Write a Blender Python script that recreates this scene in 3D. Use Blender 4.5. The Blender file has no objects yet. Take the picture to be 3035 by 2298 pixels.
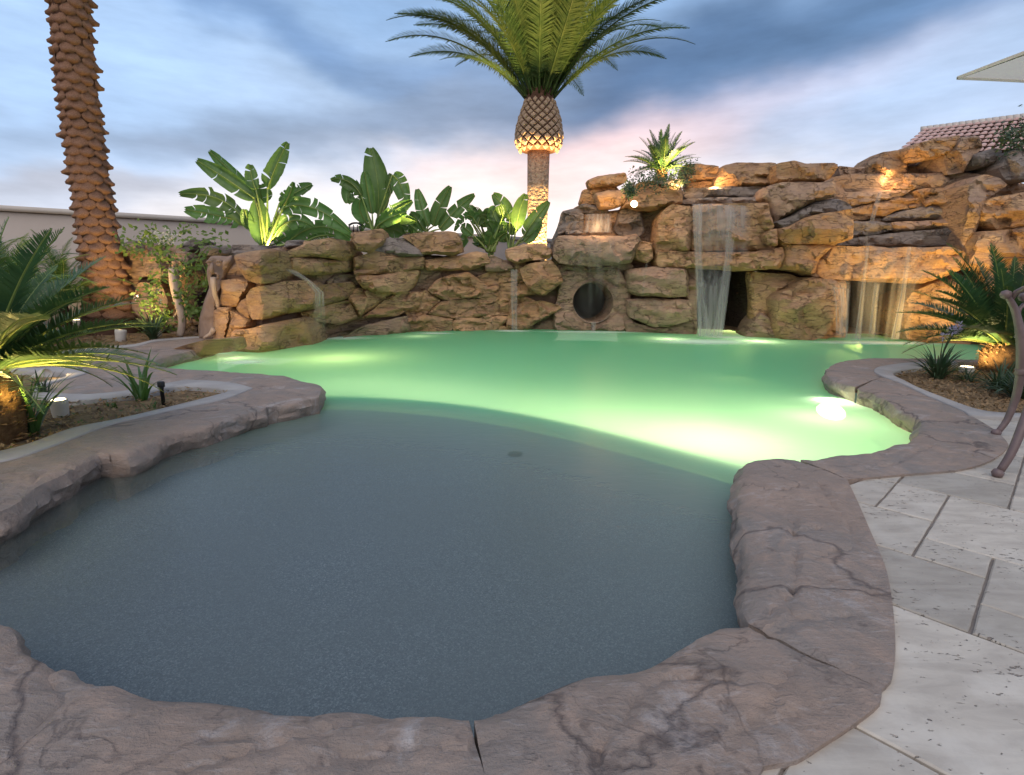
import bpy, math, random
import numpy as np
from mathutils import Vector, Matrix
from mathutils.geometry import delaunay_2d_cdt

# ------------------------------------------------------------------ camera, light, exposure
SC = bpy.context.scene
R = math.radians
PW, PH, PF = 3035., 2298., 1551.            # photograph size and focal length in its pixels
PITCH = math.atan(320/PF); ROLL = math.atan(24/3168)
_F = np.array([0, math.cos(PITCH), -math.sin(PITCH)])
_R0 = np.array([1., 0, 0]); _U0 = np.array([0, math.sin(PITCH), math.cos(PITCH)])
_R = _R0*math.cos(ROLL)+_U0*math.sin(ROLL); _U = -_R0*math.sin(ROLL)+_U0*math.cos(ROLL)
EYE = 1.0

cd = bpy.data.cameras.new('camera'); cam = bpy.data.objects.new('camera', cd)
SC.collection.objects.link(cam); SC.camera = cam
cd.sensor_fit = 'HORIZONTAL'; cd.sensor_width = 36; cd.lens = 36*PF/PW
cd.clip_start = .05; cd.clip_end = 3000
m = Matrix(((_R[0], _U[0], -_F[0], 0), (_R[1], _U[1], -_F[1], 0), (_R[2], _U[2], -_F[2], EYE), (0, 0, 0, 1)))
cam.matrix_world = m

SC.render.engine = 'CYCLES'
SC.cycles.use_denoising = True
SC.cycles.max_bounces = 6; SC.cycles.diffuse_bounces = 3; SC.cycles.glossy_bounces = 3
SC.cycles.transparent_max_bounces = 24; SC.cycles.transmission_bounces = 4
SC.cycles.sample_clamp_indirect = 4; SC.cycles.caustics_reflective = False; SC.cycles.caustics_refractive = False
SC.view_settings.view_transform = 'Standard'; SC.view_settings.look = 'None'
SC.view_settings.exposure = 0.28; SC.view_settings.gamma = 1.0

def ray(x, y):
    return (_F*PF+_R*(x-PW/2)-_U*(y-PH/2))/PF
def G(x, y, z=0.):                            # where the sight line through (x, y) meets the level z
    d = ray(x, y); t = (z-EYE)/d[2]; return np.array([0, 0, EYE])+t*d
def AY(x, y, Y):                              # the point of that sight line at distance Y
    d = ray(x, y); return np.array([0, 0, EYE])+d*(Y/d[1])

class NT:
    def __init__(s, tree): s.t = tree; s.n = tree.nodes; s.l = tree.links
    def node(s, typ, **kw):
        n = s.n.new(typ)
        for k, v in kw.items():
            if k.startswith('i_'):
                key = k[2:]; key = int(key) if key.isdigit() else key.replace('_', ' ')
                s.put(n.inputs[key], v)
            else: setattr(n, k, v)
        return n
    def put(s, sock, v):
        if isinstance(v, bpy.types.NodeSocket): s.l.new(v, sock)
        elif isinstance(v, (tuple, list)) and len(v) == 3 and sock.type == 'RGBA': sock.default_value = (*v, 1)
        else: sock.default_value = v
    def math(s, op, a, b=0., c=0., clamp=False):
        n = s.n.new('ShaderNodeMath'); n.operation = op; n.use_clamp = clamp
        s.put(n.inputs[0], a); s.put(n.inputs[1], b); s.put(n.inputs[2], c); return n.outputs[0]
    def mix(s, f, a, b, blend='MIX'):
        n = s.n.new('ShaderNodeMix'); n.data_type = 'RGBA'; n.blend_type = blend; n.clamp_factor = True
        s.put(n.inputs[0], f); s.put(n.inputs[6], a); s.put(n.inputs[7], b); return n.outputs[2]
    def ramp(s, f, stops, interp='LINEAR'):
        n = s.n.new('ShaderNodeValToRGB'); s.put(n.inputs[0], f); r = n.color_ramp; r.interpolation = interp
        while len(r.elements) < len(stops): r.elements.new(.5)
        for e, (p, c) in zip(r.elements, stops):
            e.position = p; e.color = (*c, 1) if isinstance(c, (tuple, list)) else (c, c, c, 1)
        return n.outputs[0]
    def map(s, vec, scale=(1, 1, 1), rot=(0, 0, 0), loc=(0, 0, 0)):
        n = s.n.new('ShaderNodeMapping'); s.l.new(vec, n.inputs[0])
        n.inputs['Location'].default_value = loc; n.inputs['Rotation'].default_value = rot; n.inputs['Scale'].default_value = scale
        return n.outputs[0]
    def noise(s, vec, scale, detail=4, rough=.55, dist=0., w=None):
        n = s.n.new('ShaderNodeTexNoise')
        if vec is not None: s.l.new(vec, n.inputs['Vector'])
        n.inputs['Scale'].default_value = scale; n.inputs['Detail'].default_value = detail
        n.inputs['Roughness'].default_value = rough; n.inputs['Distortion'].default_value = dist
        return n.outputs[0]

# ---- world: dusk sky with banded cloud and a pale pink glow above the horizon
world = bpy.data.worlds.new('World'); SC.world = world; world.use_nodes = True
w = NT(world.node_tree); w.n.clear()
geo = w.node('ShaderNodeTexCoord'); sep = w.node('ShaderNodeSeparateXYZ', i_0=geo.outputs['Generated'])
az = w.math('ARCTAN2', sep.outputs[0], sep.outputs[1]); el = w.math('ARCSINE', sep.outputs[2])
cmb = w.node('ShaderNodeCombineXYZ', i_0=az, i_1=el); ae = cmb.outputs[0]
wn = w.node('ShaderNodeTexNoise', noise_dimensions='2D'); w.l.new(w.map(ae, (1.6, 3.2, 1), (0, 0, R(-14))), wn.inputs['Vector'])
wn.inputs['Scale'].default_value = 2.2; wn.inputs['Detail'].default_value = 4
wv = w.node('ShaderNodeVectorMath', operation='SUBTRACT', i_0=wn.outputs['Color'], i_1=(.5, .5, .5))
wv2 = w.node('ShaderNodeVectorMath', operation='MULTIPLY', i_0=wv.outputs[0], i_1=(.34, .12, 0))
aed = w.node('ShaderNodeVectorMath', operation='ADD', i_0=ae, i_1=wv2.outputs[0]).outputs[0]
sepd = w.node('ShaderNodeSeparateXYZ', i_0=aed)
eln = w.math('MULTIPLY', w.math('ADD', sepd.outputs[1], .0), .66667)
col = w.ramp(eln, [(0, (.60, .59, .65)), (.07, (.52, .56, .66)), (.16, (.38, .50, .68)), (.28, (.26, .41, .65)), (.5, (.26, .37, .58)), (1, (.32, .39, .52))])
def px_dir(x, y):
    d = ray(x, y); d = d/np.linalg.norm(d); return math.atan2(d[0], d[1]), math.asin(d[2])
def cloud(col, x, y, rx, ry, rot, color, k):
    a, e = px_dir(x, y)
    mv = w.node('ShaderNodeVectorMath', operation='SUBTRACT', i_0=aed, i_1=(a, e, 0)).outputs[0]
    mr = w.node('ShaderNodeVectorRotate', rotation_type='Z_AXIS', i_Vector=mv); mr.inputs['Angle'].default_value = R(-rot)
    ms = w.node('ShaderNodeVectorMath', operation='MULTIPLY', i_0=mr.outputs[0], i_1=(PF/rx, PF/ry, 0)).outputs[0]
    ln = w.node('ShaderNodeVectorMath', operation='LENGTH', i_0=ms).outputs['Value']
    f = w.node('ShaderNodeMapRange', interpolation_type='SMOOTHERSTEP', i_0=ln); f.inputs[1].default_value = 1.; f.inputs[2].default_value = .0
    return w.mix(w.math('MULTIPLY', f.outputs[0], k), col, color)
# glow of the set sun low over the middle, then the cloud bars
col = cloud(col, 1500, 660, 1450, 430, 2, (.88, .80, .80), .92)
col = cloud(col, 1400, 740, 1150, 330, 2, (1.0, .95, .92), .95)
col = cloud(col, 1900, 420, 1100, 190, 11, (.88, .64, .64), .9)
col = cloud(col, 500, 330, 1000, 230, 2, (.46, .60, .82), .8)
col = cloud(col, 100, 200, 750, 400, 0, (.40, .58, .86), .85)
col = cloud(col, 2000, 190, 1500, 190, 9, (.085, .16, .30), 1.0)
col = cloud(col, 2700, 40, 900, 160, 12, (.12, .22, .40), .8)
col = cloud(col, 820, 90, 900, 90, -8, (.14, .25, .46), .75)
col = cloud(col, 1150, 330, 900, 90, 8, (.22, .30, .44), .65)
col = cloud(col, 620, 420, 620, 90, 5, (.22, .27, .37), .75)
col = cloud(col, 2700, 330, 850, 200, 6, (.42, .54, .76), .7)
col = cloud(col, 300, 560, 520, 60, 3, (.42, .42, .48), .6)
col = cloud(col, 2100, 600, 700, 90, 4, (.86, .80, .82), .6)
st = w.noise(w.map(ae, (1.2, 5.0, 1), (0, 0, R(-12))), 3.5, 6, .6)
sv = w.node('ShaderNodeMapRange', i_0=st); sv.inputs[1].default_value = .3; sv.inputs[2].default_value = .7; sv.inputs[3].default_value = .82; sv.inputs[4].default_value = 1.14
sc_ = w.node('ShaderNodeVectorMath', operation='SCALE', i_0=col); w.l.new(sv.outputs[0], sc_.inputs['Scale'])
nish = w.node('ShaderNodeTexSky', sky_type='NISHITA'); nish.sun_disc = False; nish.sun_elevation = R(2); nish.sun_rotation = R(2)
nb = w.node('ShaderNodeVectorMath', operation='SCALE', i_0=nish.outputs[0]); nb.inputs['Scale'].default_value = .006
sm = w.node('ShaderNodeVectorMath', operation='ADD', i_0=sc_.outputs[0], i_1=nb.outputs[0])
bg = w.node('ShaderNodeBackground', i_0=sm.outputs[0]); bg.inputs[1].default_value = 1.05
wo = w.node('ShaderNodeOutputWorld', i_0=bg.outputs[0])

# ---- the last daylight: one very soft lamp from the sky behind the camera
sd = bpy.data.lights.new('sun', 'SUN'); sd.energy = 1.5; sd.angle = R(70); sd.color = (1, .86, .70)
so = bpy.data.objects.new('sun', sd); SC.collection.objects.link(so); so.rotation_euler = (R(42), R(-10), 0)

# ------------------------------------------------------------------ helpers
C = SC.collection
rng = random.Random(7)
def _hash(ix, iy, iz, seed):
    h = (ix*374761393+iy*668265263+iz*2147483647+seed*1274126177) & 0xffffffff
    h = ((h ^ (h >> 13))*1274126177) & 0xffffffff
    return ((h ^ (h >> 16)) & 0xffffff)/float(0xffffff)
def vn(p, seed=0):                            # value noise 0..1, p is (n,3)
    p = np.asarray(p, float); i = np.floor(p).astype(np.int64); f = p-i; f = f*f*(3-2*f)
    o = 0
    for dx in (0, 1):
        for dy in (0, 1):
            for dz in (0, 1):
                wgt = (f[:, 0] if dx else 1-f[:, 0])*(f[:, 1] if dy else 1-f[:, 1])*(f[:, 2] if dz else 1-f[:, 2])
                o = o+wgt*_hash(i[:, 0]+dx, i[:, 1]+dy, i[:, 2]+dz, seed)
    return o
def fbm(p, seed=0, oct=4, gain=.5):
    p = np.asarray(p, float); a, s, n = 1., 0., 0.
    for k in range(oct):
        s = s+a*(vn(p, seed+k*17)-.5)*2; n += a; p = p*2.03+5.1; a *= gain
    return s/n
def ridge(p, seed=0, wd=.06):                 # thin lines: 1 on the line, 0 off it
    v = np.abs(vn(p, seed)*.75+vn(np.asarray(p)*2.3, seed+3)*.25-.5)
    return np.clip(1-v/wd, 0, 1)

def empty(name, loc=(0, 0, 0), label=None, cat=None, group=None, kind=None):
    o = bpy.data.objects.new(name, None); C.objects.link(o); o.location = tuple(loc); o.empty_display_size = .2
    tag(o, label, cat, group, kind); return o
def tag(o, label=None, cat=None, group=None, kind=None):
    if label: o['label'] = label
    if cat: o['category'] = cat
    if group: o['group'] = group
    if kind: o['kind'] = kind
    return o
def org(o):
    v = Vector((0, 0, 0))
    while o is not None: v += o.location; o = o.parent
    return v
def mesh(name, V, Fc, mat=None, smooth=True):
    me = bpy.data.meshes.new(name)
    V = np.asarray(V, float)
    me.from_pydata([tuple(v) for v in V.tolist()] if len(V) else [], [], [tuple(int(i) for i in f) for f in Fc])
    if smooth: me.polygons.foreach_set('use_smooth', [True]*len(me.polygons))
    if mat: me.materials.append(mat)
    me.update(); return me
def obj(name, V, Fc, mat, parent=None, smooth=True, world=True):
    """V in world coordinates; the object sits at its parent's origin"""
    V = np.asarray(V, float)
    if parent is not None and world: V = V-np.array(org(parent))
    o = bpy.data.objects.new(name, mesh(name, V, Fc, mat, smooth)); C.objects.link(o)
    if parent is not None: o.parent = parent
    return o
def inst(name, me, parent, loc, rot=None, scale=(1, 1, 1)):   # loc relative to the parent
    o = bpy.data.objects.new(name, me); C.objects.link(o); o.parent = parent
    o.location = tuple(loc)
    if rot is not None: o.rotation_euler = rot
    o.scale = scale; return o
def flip_to(V, Fc, toward):
    return Fc
def auto_smooth(o, ang=40):
    me = o.data
    me.set_sharp_from_angle(angle=R(ang)) if hasattr(me, 'set_sharp_from_angle') else None

def box(c, s, rz=0):
    x, y, z = s[0]/2, s[1]/2, s[2]/2
    V = np.array([(a, b, d) for a in (-x, x) for b in (-y, y) for d in (-z, z)])
    ca, sa = math.cos(rz), math.sin(rz)
    V = np.stack([V[:, 0]*ca-V[:, 1]*sa, V[:, 0]*sa+V[:, 1]*ca, V[:, 2]], 1)+np.array(c)
    return V, [(0, 1, 3, 2), (4, 6, 7, 5), (0, 4, 5, 1), (2, 3, 7, 6), (0, 2, 6, 4), (1, 5, 7, 3)]
def join(parts):
    V, Fc, n = [], [], 0
    for v, f in parts:
        V.append(np.asarray(v, float)); Fc += [tuple(i+n for i in q) for q in f]; n += len(v)
    return np.concatenate(V), Fc
def tube(pts, rad, seg=8, cap=True):
    pts = np.asarray(pts, float); n = len(pts); rad = [rad]*n if np.isscalar(rad) else rad
    V, Fc = [], []
    T = np.gradient(pts, axis=0); T /= np.linalg.norm(T, axis=1)[:, None]+1e-9
    ref = np.array([0, 0, 1.]) if abs(T[0][2]) < .9 else np.array([1., 0, 0])
    for i in range(n):
        a = np.cross(T[i], ref); a /= np.linalg.norm(a)+1e-9; b = np.cross(T[i], a)
        ref = np.cross(a, T[i])
        for k in range(seg):
            q = 2*math.pi*k/seg; V.append(pts[i]+rad[i]*(a*math.cos(q)+b*math.sin(q)))
    for i in range(n-1):
        for k in range(seg):
            k2 = (k+1) % seg; Fc.append((i*seg+k, i*seg+k2, (i+1)*seg+k2, (i+1)*seg+k))
    if cap: Fc.append(tuple(range(seg))[::-1]); Fc.append(tuple((n-1)*seg+k for k in range(seg)))
    return np.array(V), Fc
def lathe(prof, c, seg=20, axis=None):
    V = [(r*math.cos(2*math.pi*k/seg), r*math.sin(2*math.pi*k/seg), z) for r, z in prof for k in range(seg)]
    Fc = [(i*seg+k, i*seg+(k+1) % seg, (i+1)*seg+(k+1) % seg, (i+1)*seg+k) for i in range(len(prof)-1) for k in range(seg)]
    Fc.append(tuple(range(seg))[::-1]); Fc.append(tuple((len(prof)-1)*seg+k for k in range(seg)))
    V = np.array(V)
    if axis is not None:
        q = Vector((0, 0, 1)).rotation_difference(Vector(axis)).to_matrix(); V = V@np.array(q).T
    return V+np.array(c), Fc
def spline(pts, step, closed=False):          # Catmull-Rom through the points, resampled
    P = np.asarray(pts, float); n = len(P); out = []
    rngi = range(n if closed else n-1)
    for i in rngi:
        p0 = P[(i-1) % n] if closed or i > 0 else 2*P[0]-P[1]
        p1 = P[i]; p2 = P[(i+1) % n]
        p3 = P[(i+2) % n] if closed or i < n-2 else 2*P[-1]-P[-2]
        # centripetal-ish: limit overshoot by shortening tangents
        L = np.linalg.norm(p2-p1); k = max(1, int(round(L/step)))
        t1 = (p2-p0); t2 = (p3-p1)
        t1 = t1/(np.linalg.norm(t1)+1e-9)*L*.9; t2 = t2/(np.linalg.norm(t2)+1e-9)*L*.9
        for j in range(k):
            t = j/k; h = (2*t**3-3*t*t+1, t**3-2*t*t+t, -2*t**3+3*t*t, t**3-t*t)
            out.append(h[0]*p1+h[1]*t1+h[2]*p2+h[3]*t2)
    if not closed: out.append(P[-1])
    return np.array(out)
def resample(P, step, closed=True):
    P = np.asarray(P, float); out = []; n = len(P)
    for i in range(n if closed else n-1):
        a, b = P[i], P[(i+1) % n]; k = max(1, int(round(np.linalg.norm(b-a)/step)))
        for j in range(k): out.append(a+(b-a)*j/k)
    if not closed: out.append(P[-1])
    return np.array(out)
def inside(poly, Q):
    poly = np.asarray(poly); Q = np.asarray(Q); r = np.zeros(len(Q), bool); n = len(poly)
    for i in range(n):
        x1, y1 = poly[i]; x2, y2 = poly[(i+1) % n]
        if y1 == y2: continue
        c = ((y1 > Q[:, 1]) != (y2 > Q[:, 1])) & (Q[:, 0] < (x2-x1)*(Q[:, 1]-y1)/(y2-y1)+x1)
        r ^= c
    return r
def segdist(Q, P, closed=True):
    Q = np.asarray(Q); P = np.asarray(P); d = np.full(len(Q), 1e9)
    for i in range(len(P) if closed else len(P)-1):
        a = P[i]; b = P[(i+1) % len(P)]; ab = b-a; L = ab@ab+1e-12
        t = np.clip(((Q-a)@ab)/L, 0, 1); d = np.minimum(d, np.linalg.norm(Q-(a+t[:, None]*ab), axis=1))
    return d
def fill(poly, step, holes=(), seed=0, near=None):
    """triangulate a 2-D polygon with interior points; returns points, triangles, count of boundary points"""
    poly = np.asarray(poly, float); loops = [poly]+[np.asarray(h, float) for h in holes]
    lo, hi = poly.min(0), poly.max(0)
    xs = np.arange(lo[0], hi[0], step); ys = np.arange(lo[1], hi[1], step*.87)
    gx, gy = np.meshgrid(xs, ys); gx = gx+(np.arange(len(ys)) % 2)[:, None]*step/2
    Q = np.stack([gx.ravel(), gy.ravel()], 1)
    r = np.random.RandomState(seed+1); Q = Q+(r.rand(*Q.shape)-.5)*step*.5
    ok = inside(poly, Q)
    for h in loops[1:]: ok &= ~inside(h, Q)
    Q = Q[ok]
    for l in loops:
        if len(Q): Q = Q[segdist(Q, l) > step*.45]
    nb = sum(len(l) for l in loops)
    P = np.concatenate(loops+[Q]); E = []; b = 0
    for l in loops:
        E += [(b+i, b+(i+1) % len(l)) for i in range(len(l))]; b += len(l)
    res = delaunay_2d_cdt([Vector(p) for p in P.tolist()], E, [], 0, 1e-7)
    V = np.array([tuple(v) for v in res[0]]); T = [tuple(t) for t in res[2]]
    if len(V) != len(P): nb = -1
    cen = np.array([V[list(t)].mean(0) for t in T])
    ok = inside(poly, cen)
    for h in loops[1:]: ok &= ~inside(h, cen)
    T = [t for t, k in zip(T, ok) if k]
    # same winding everywhere
    T = [t if np.cross(V[t[1]]-V[t[0]], V[t[2]]-V[t[0]]) > 0 else t[::-1] for t in T]
    return V, T, [len(l) for l in loops]
def light(kind, loc, energy, color, **kw):
    d = bpy.data.lights.new(kw.pop('name', 'garden_lamp_and_fill'), kind); d.energy = energy; d.color = color
    aim = kw.pop('aim', None)
    parent = kw.pop('parent', None)
    for k, v in kw.items(): setattr(d, k, v)
    o = bpy.data.objects.new(d.name, d); C.objects.link(o)
    if parent is not None: o.parent = parent; o.location = Vector(loc)-org(parent)
    else: o.location = loc
    if aim is not None: o.rotation_euler = (Vector(aim)-Vector(loc)).to_track_quat('-Z', 'Y').to_euler()
    return o

# ------------------------------------------------------------------ materials
def mat(name):
    mt = bpy.data.materials.new(name); mt.use_nodes = True; t = NT(mt.node_tree); t.n.clear()
    out = t.node('ShaderNodeOutputMaterial'); tc = t.node('ShaderNodeTexCoord')
    return mt, t, out, tc.outputs['Object']
def principled(t, out, color, rough=.7, spec=.3, normal=None, **kw):
    p = t.node('ShaderNodeBsdfPrincipled'); t.put(p.inputs['Base Color'], color); t.put(p.inputs['Roughness'], rough)
    t.put(p.inputs['Specular IOR Level'], spec)
    if normal is not None: t.l.new(normal, p.inputs['Normal'])
    for k, v in kw.items(): t.put(p.inputs[k.replace('_', ' ')], v)
    t.l.new(p.outputs[0], out.inputs[0]); return p
def bump(t, h, dist, strength=1., prev=None):
    b = t.node('ShaderNodeBump'); t.put(b.inputs['Height'], h); b.inputs['Distance'].default_value = dist; b.inputs['Strength'].default_value = strength
    if prev is not None: t.l.new(prev, b.inputs['Normal'])
    return b.outputs[0]
def ridges(t, vec, scale, width=.03, detail=3):
    n = t.noise(vec, scale, detail, .5, .4)
    a = t.math('ABSOLUTE', t.math('SUBTRACT', n, .5))
    return t.math('DIVIDE', a, width, clamp=True)          # 0 on the crack, 1 away

def make_rock(name, tones, seed=0, wet=.0, crk=1.):
    mt, t, out, v = mat(name)
    geo = t.node('ShaderNodeNewGeometry'); wp = geo.outputs['Position']
    info = t.node('ShaderNodeObjectInfo')
    off = t.node('ShaderNodeVectorMath', operation='ADD', i_0=v, i_1=(seed, seed*2, 0)).outputs[0]
    big = t.noise(off, .9, 4, .6, .3); med = t.noise(off, 4.5, 7, .65, .3)
    lay = t.noise(t.map(off, (1.5, 1.5, 7), (R(7), R(-9), 0)), 2.2, 7, .7, .6)
    fine = t.noise(off, 40, 4, .7)
    c = t.mix(t.ramp(big, [(.35, 0), (.65, 1)]), tones[0], tones[1])
    c = t.mix(t.ramp(med, [(.42, 0), (.62, 1)]), c, tones[2])
    c = t.mix(t.math('MULTIPLY', t.ramp(lay, [(.5, 0), (.7, 1)]), .75), c, tones[3])
    c = t.mix(t.math('MULTIPLY', t.ramp(t.noise(off, 11, 5, .7), [(.56, 0), (.7, 1)]), .45), c, tones[4])
    cr = ridges(t, t.map(off, (1, 1, 2.6), (R(12), R(8), 0)), 1.1, .010, 5)
    wp2 = t.node('ShaderNodeVectorMath', operation='SCALE', i_0=t.node('ShaderNodeTexNoise', i_Vector=off, i_Scale=2.2).outputs['Color']); wp2.inputs['Scale'].default_value = .45
    vv = t.map(t.node('ShaderNodeVectorMath', operation='ADD', i_0=off, i_1=wp2.outputs[0]).outputs[0], (1, 1, 2.0), (R(10), R(-14), 0))
    vo = t.node('ShaderNodeTexVoronoi', i_Vector=vv, feature='F1'); vo.inputs['Scale'].default_value = 3.2; vo.inputs['Detail'].default_value = 1.5
    cr2 = t.math('ADD', t.math('MULTIPLY', vo.outputs['Distance'], .22), t.math('MULTIPLY', t.node('ShaderNodeSeparateColor', i_0=vo.outputs['Color']).outputs[0], .6))
    cr3 = ridges(t, t.map(off, (.8, .8, 3.4), (R(9), R(-12), 0)), 2.6, .014, 5)
    gt = t.ramp(t.noise(off, 1.5, 2, .5), [(.42, 0), (.56, 1)])
    cr3 = t.math('SUBTRACT', 1., t.math('MULTIPLY', t.math('SUBTRACT', 1., cr3), gt))
    strat = t.noise(t.map(off, (1.2, 1.2, 16), (R(5), R(-7), 0)), 2.6, 6, .75, .3)
    c = t.mix(t.math('MULTIPLY', t.math('SUBTRACT', 1., cr), .35*crk), c, (.075, .05, .035))
    c = t.mix(t.math('MULTIPLY', t.math('SUBTRACT', 1., cr3), .6), c, (.07, .045, .03))
    c = t.mix(t.math('MULTIPLY', t.ramp(strat, [(.48, 0), (.66, 1)]), .35), c, tones[3])
    v1 = t.math('MULTIPLY_ADD', info.outputs['Random'], .34, .80)
    hs = t.node('ShaderNodeHueSaturation', i_Color=c); t.l.new(v1, hs.inputs['Value']); hs.inputs['Saturation'].default_value = 1.05
    c = hs.outputs[0]
    # damp algae line near the water
    z = t.node('ShaderNodeSeparateXYZ', i_0=wp).outputs[2]
    alg = t.math('MULTIPLY', t.ramp(t.math('ADD', z, t.math('MULTIPLY', med, .5)), [(.10, 1), (.45, 0)]), .2)
    c = t.mix(alg, c, (.10, .085, .04))
    c = t.mix(t.math('MULTIPLY', fine, .16), c, (.04, .03, .025))
    n = bump(t, lay, .05, .8); n = bump(t, med, .05, .7, n); n = bump(t, cr, .03, 1.*crk, n); n = bump(t, cr2, .045, .8, n); n = bump(t, cr3, .02, 1., n); n = bump(t, strat, .022, .9, n); n = bump(t, fine, .006, .7, n)
    rg = t.math('MULTIPLY_ADD', med, .5, .42-.2*wet)
    principled(t, out, c, rg, .35, n); return mt
M = {}
M['rock'] = make_rock('ochre_rock', [(.50, .275, .125), (.58, .37, .205), (.45, .265, .16), (.27, .16, .10), (.66, .475, .31)], 0)
M['rock2'] = make_rock('brown_rock', [(.40, .25, .155), (.48, .325, .215), (.38, .25, .18), (.24, .16, .125), (.55, .41, .30)], 3)
M['rockgrey'] = make_rock('grey_rock', [(.25, .20, .17), (.31, .26, .22), (.27, .22, .19), (.17, .135, .12), (.40, .35, .31)], 6)  # greyer tone for ledges and top stones
M['rockdark'] = make_rock('dark_rock', [(.09, .065, .045), (.12, .085, .06), (.10, .07, .05), (.06, .045, .035), (.14, .11, .08)], 9)  # dark tone paints the shade of caves and mouth; also step edges

def make_coping():
    mt, t, out, v = mat('stamped_coping'); info = t.node('ShaderNodeObjectInfo')
    a = t.noise(v, 1.6, 6, .62, .5); b = t.noise(t.map(v, (1, 1, 2)), 5.5, 8, .7, .6); f = t.noise(v, 55, 5, .75); s = t.noise(t.map(v, (9, 40, 20), (0, 0, R(20))), 1.5, 5, .7, .8)
    c = t.mix(t.ramp(a, [(.38, 0), (.62, 1)]), (.27, .20, .16), (.225, .19, .168))
    c = t.mix(t.ramp(b, [(.45, 0), (.68, 1)]), c, (.35, .25, .195))
    c = t.mix(t.math('MULTIPLY', t.ramp(t.noise(v, 3.1, 8, .75, .8), [(.56, 0), (.72, 1)]), .7), c, (.46, .42, .41))
    c = t.mix(t.math('MULTIPLY', t.ramp(s, [(.55, 0), (.75, 1)]), .35), c, (.50, .46, .45))
    c = t.mix(t.math('MULTIPLY', t.ramp(t.noise(v, 14, 3, .6), [(.63, 0), (.72, 1)]), .5), c, (.10, .07, .06))
    cr = ridges(t, v, .55, .006, 8); cr2 = ridges(t, t.map(v, (1, 1, 1), (0, 0, 1)), 2.3, .009, 6)
    gate = t.ramp(t.noise(v, .9, 2, .5), [(.46, 0), (.56, 1)])
    crk = t.math('SUBTRACT', 1., t.math('MULTIPLY', t.math('SUBTRACT', 1., cr2), gate))
    c = t.mix(t.math('MULTIPLY', t.math('SUBTRACT', 1., cr), .62), c, (.05, .035, .035))
    c = t.mix(t.math('MULTIPLY', t.math('SUBTRACT', 1., crk), .45), c, (.07, .05, .045))
    # scale and algae at the waterline
    z = t.node('ShaderNodeSeparateXYZ', i_0=t.node('ShaderNodeNewGeometry').outputs['Position']).outputs[2]
    c = t.mix(t.math('MULTIPLY', t.ramp(t.math('MULTIPLY_ADD', b, .06, z), [(-.02+.5-.5, 0), (.0, 0)]), 0.), c, (.1, .1, .04))
    n = bump(t, a, .03, .5); n = bump(t, b, .022, .8, n); n = bump(t, cr, .006, .6, n); n = bump(t, crk, .004, .5, n); n = bump(t, s, .006, .9, n); n = bump(t, t.noise(v, 17, 6, .75), .010, .8, n); n = bump(t, f, .003, 1., n)
    principled(t, out, c, t.math('MULTIPLY_ADD', b, .3, .45), .35, n); return mt
M['coping'] = make_coping()

def simple(name, c1, c2, scale=6, rough=.7, bd=.004, spec=.3, detail=5, sc3=(1, 1, 1), **kw):
    mt, t, out, v = mat(name); v = t.map(v, sc3)
    a = t.noise(v, scale, detail, .6, .2); b = t.noise(v, scale*7, 4, .7)
    c = t.mix(t.ramp(a, [(.35, 0), (.65, 1)]), c1, c2)
    principled(t, out, c, rough, spec, bump(t, b, bd, .8, bump(t, a, bd*2, .6)), **kw); return mt
def make_travertine():
    mt, t, out, v = mat('travertine'); info = t.node('ShaderNodeObjectInfo')
    rv = t.node('ShaderNodeVectorMath', operation='SCALE', i_0=info.outputs['Location']); rv.inputs['Scale'].default_value = 3.7
    vv = t.node('ShaderNodeVectorMath', operation='ADD', i_0=v, i_1=rv.outputs[0]).outputs[0]
    band = t.noise(t.map(vv, (2.2, 9, 1), (0, 0, .2)), 1.6, 6, .65, .6); blot = t.noise(vv, 5, 6, .65)
    c = t.mix(t.ramp(band, [(.35, 0), (.65, 1)]), (.49, .43, .36), (.36, .31, .26))
    c = t.mix(t.math('MULTIPLY', t.ramp(blot, [(.5, 0), (.7, 1)]), .6), c, (.55, .495, .43))
    hs = t.node('ShaderNodeHueSaturation', i_Color=c); t.l.new(t.math('MULTIPLY_ADD', info.outputs['Random'], .34, .78), hs.inputs['Value'])
    pit = t.noise(t.map(vv, (14, 30, 10), (0, 0, .2)), 2.6, 3, .6, .3); cl = t.noise(vv, 4.2, 3, .6)
    th = t.math('MULTIPLY_ADD', cl, -.42, .865)
    p = t.math('MULTIPLY', t.math('SUBTRACT', pit, th), 14., clamp=True)
    c = t.mix(t.math('MULTIPLY', p, .75), hs.outputs[0], (.16, .12, .10))
    n = bump(t, t.math('MULTIPLY', p, -1.), .006, 1.); n = bump(t, blot, .002, .6, n); n = bump(t, t.noise(vv, 60, 3, .7), .0008, .8, n)
    principled(t, out, c, .5, .35, n); return mt
M['travertine'] = make_travertine()
M['grout'] = simple('mortar', (.22, .19, .17), (.28, .24, .22), 12, .9)
M['kerb'] = simple('concrete_kerb', (.30, .275, .26), (.38, .35, .33), 3, .8, .002)
M['stucco'] = simple('beige_stucco', (.40, .335, .29), (.43, .36, .315), 1.2, .9, .003)
M['stuccocap'] = simple('stucco_cap', (.50, .44, .39), (.54, .48, .43), 2, .85, .002)
M['soil'] = simple('mulch_soil', (.15, .095, .055), (.30, .21, .12), 9, .95, .02, .1, 8)
M['lampstone'] = simple('stone_coloured_lamp_body', (.45, .40, .34), (.52, .47, .41), 10, .6, .001)
M['black'] = simple('black_plastic', (.012, .012, .014), (.02, .02, .022), 10, .5, .0005)
M['metal'] = simple('bronze_painted_metal', (.125, .082, .078), (.165, .11, .105), 14, .42, .0006, .5)
M['canvas'] = simple('cream_canvas', (.72, .61, .54), (.76, .65, .58), 30, .85, .001)
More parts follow.
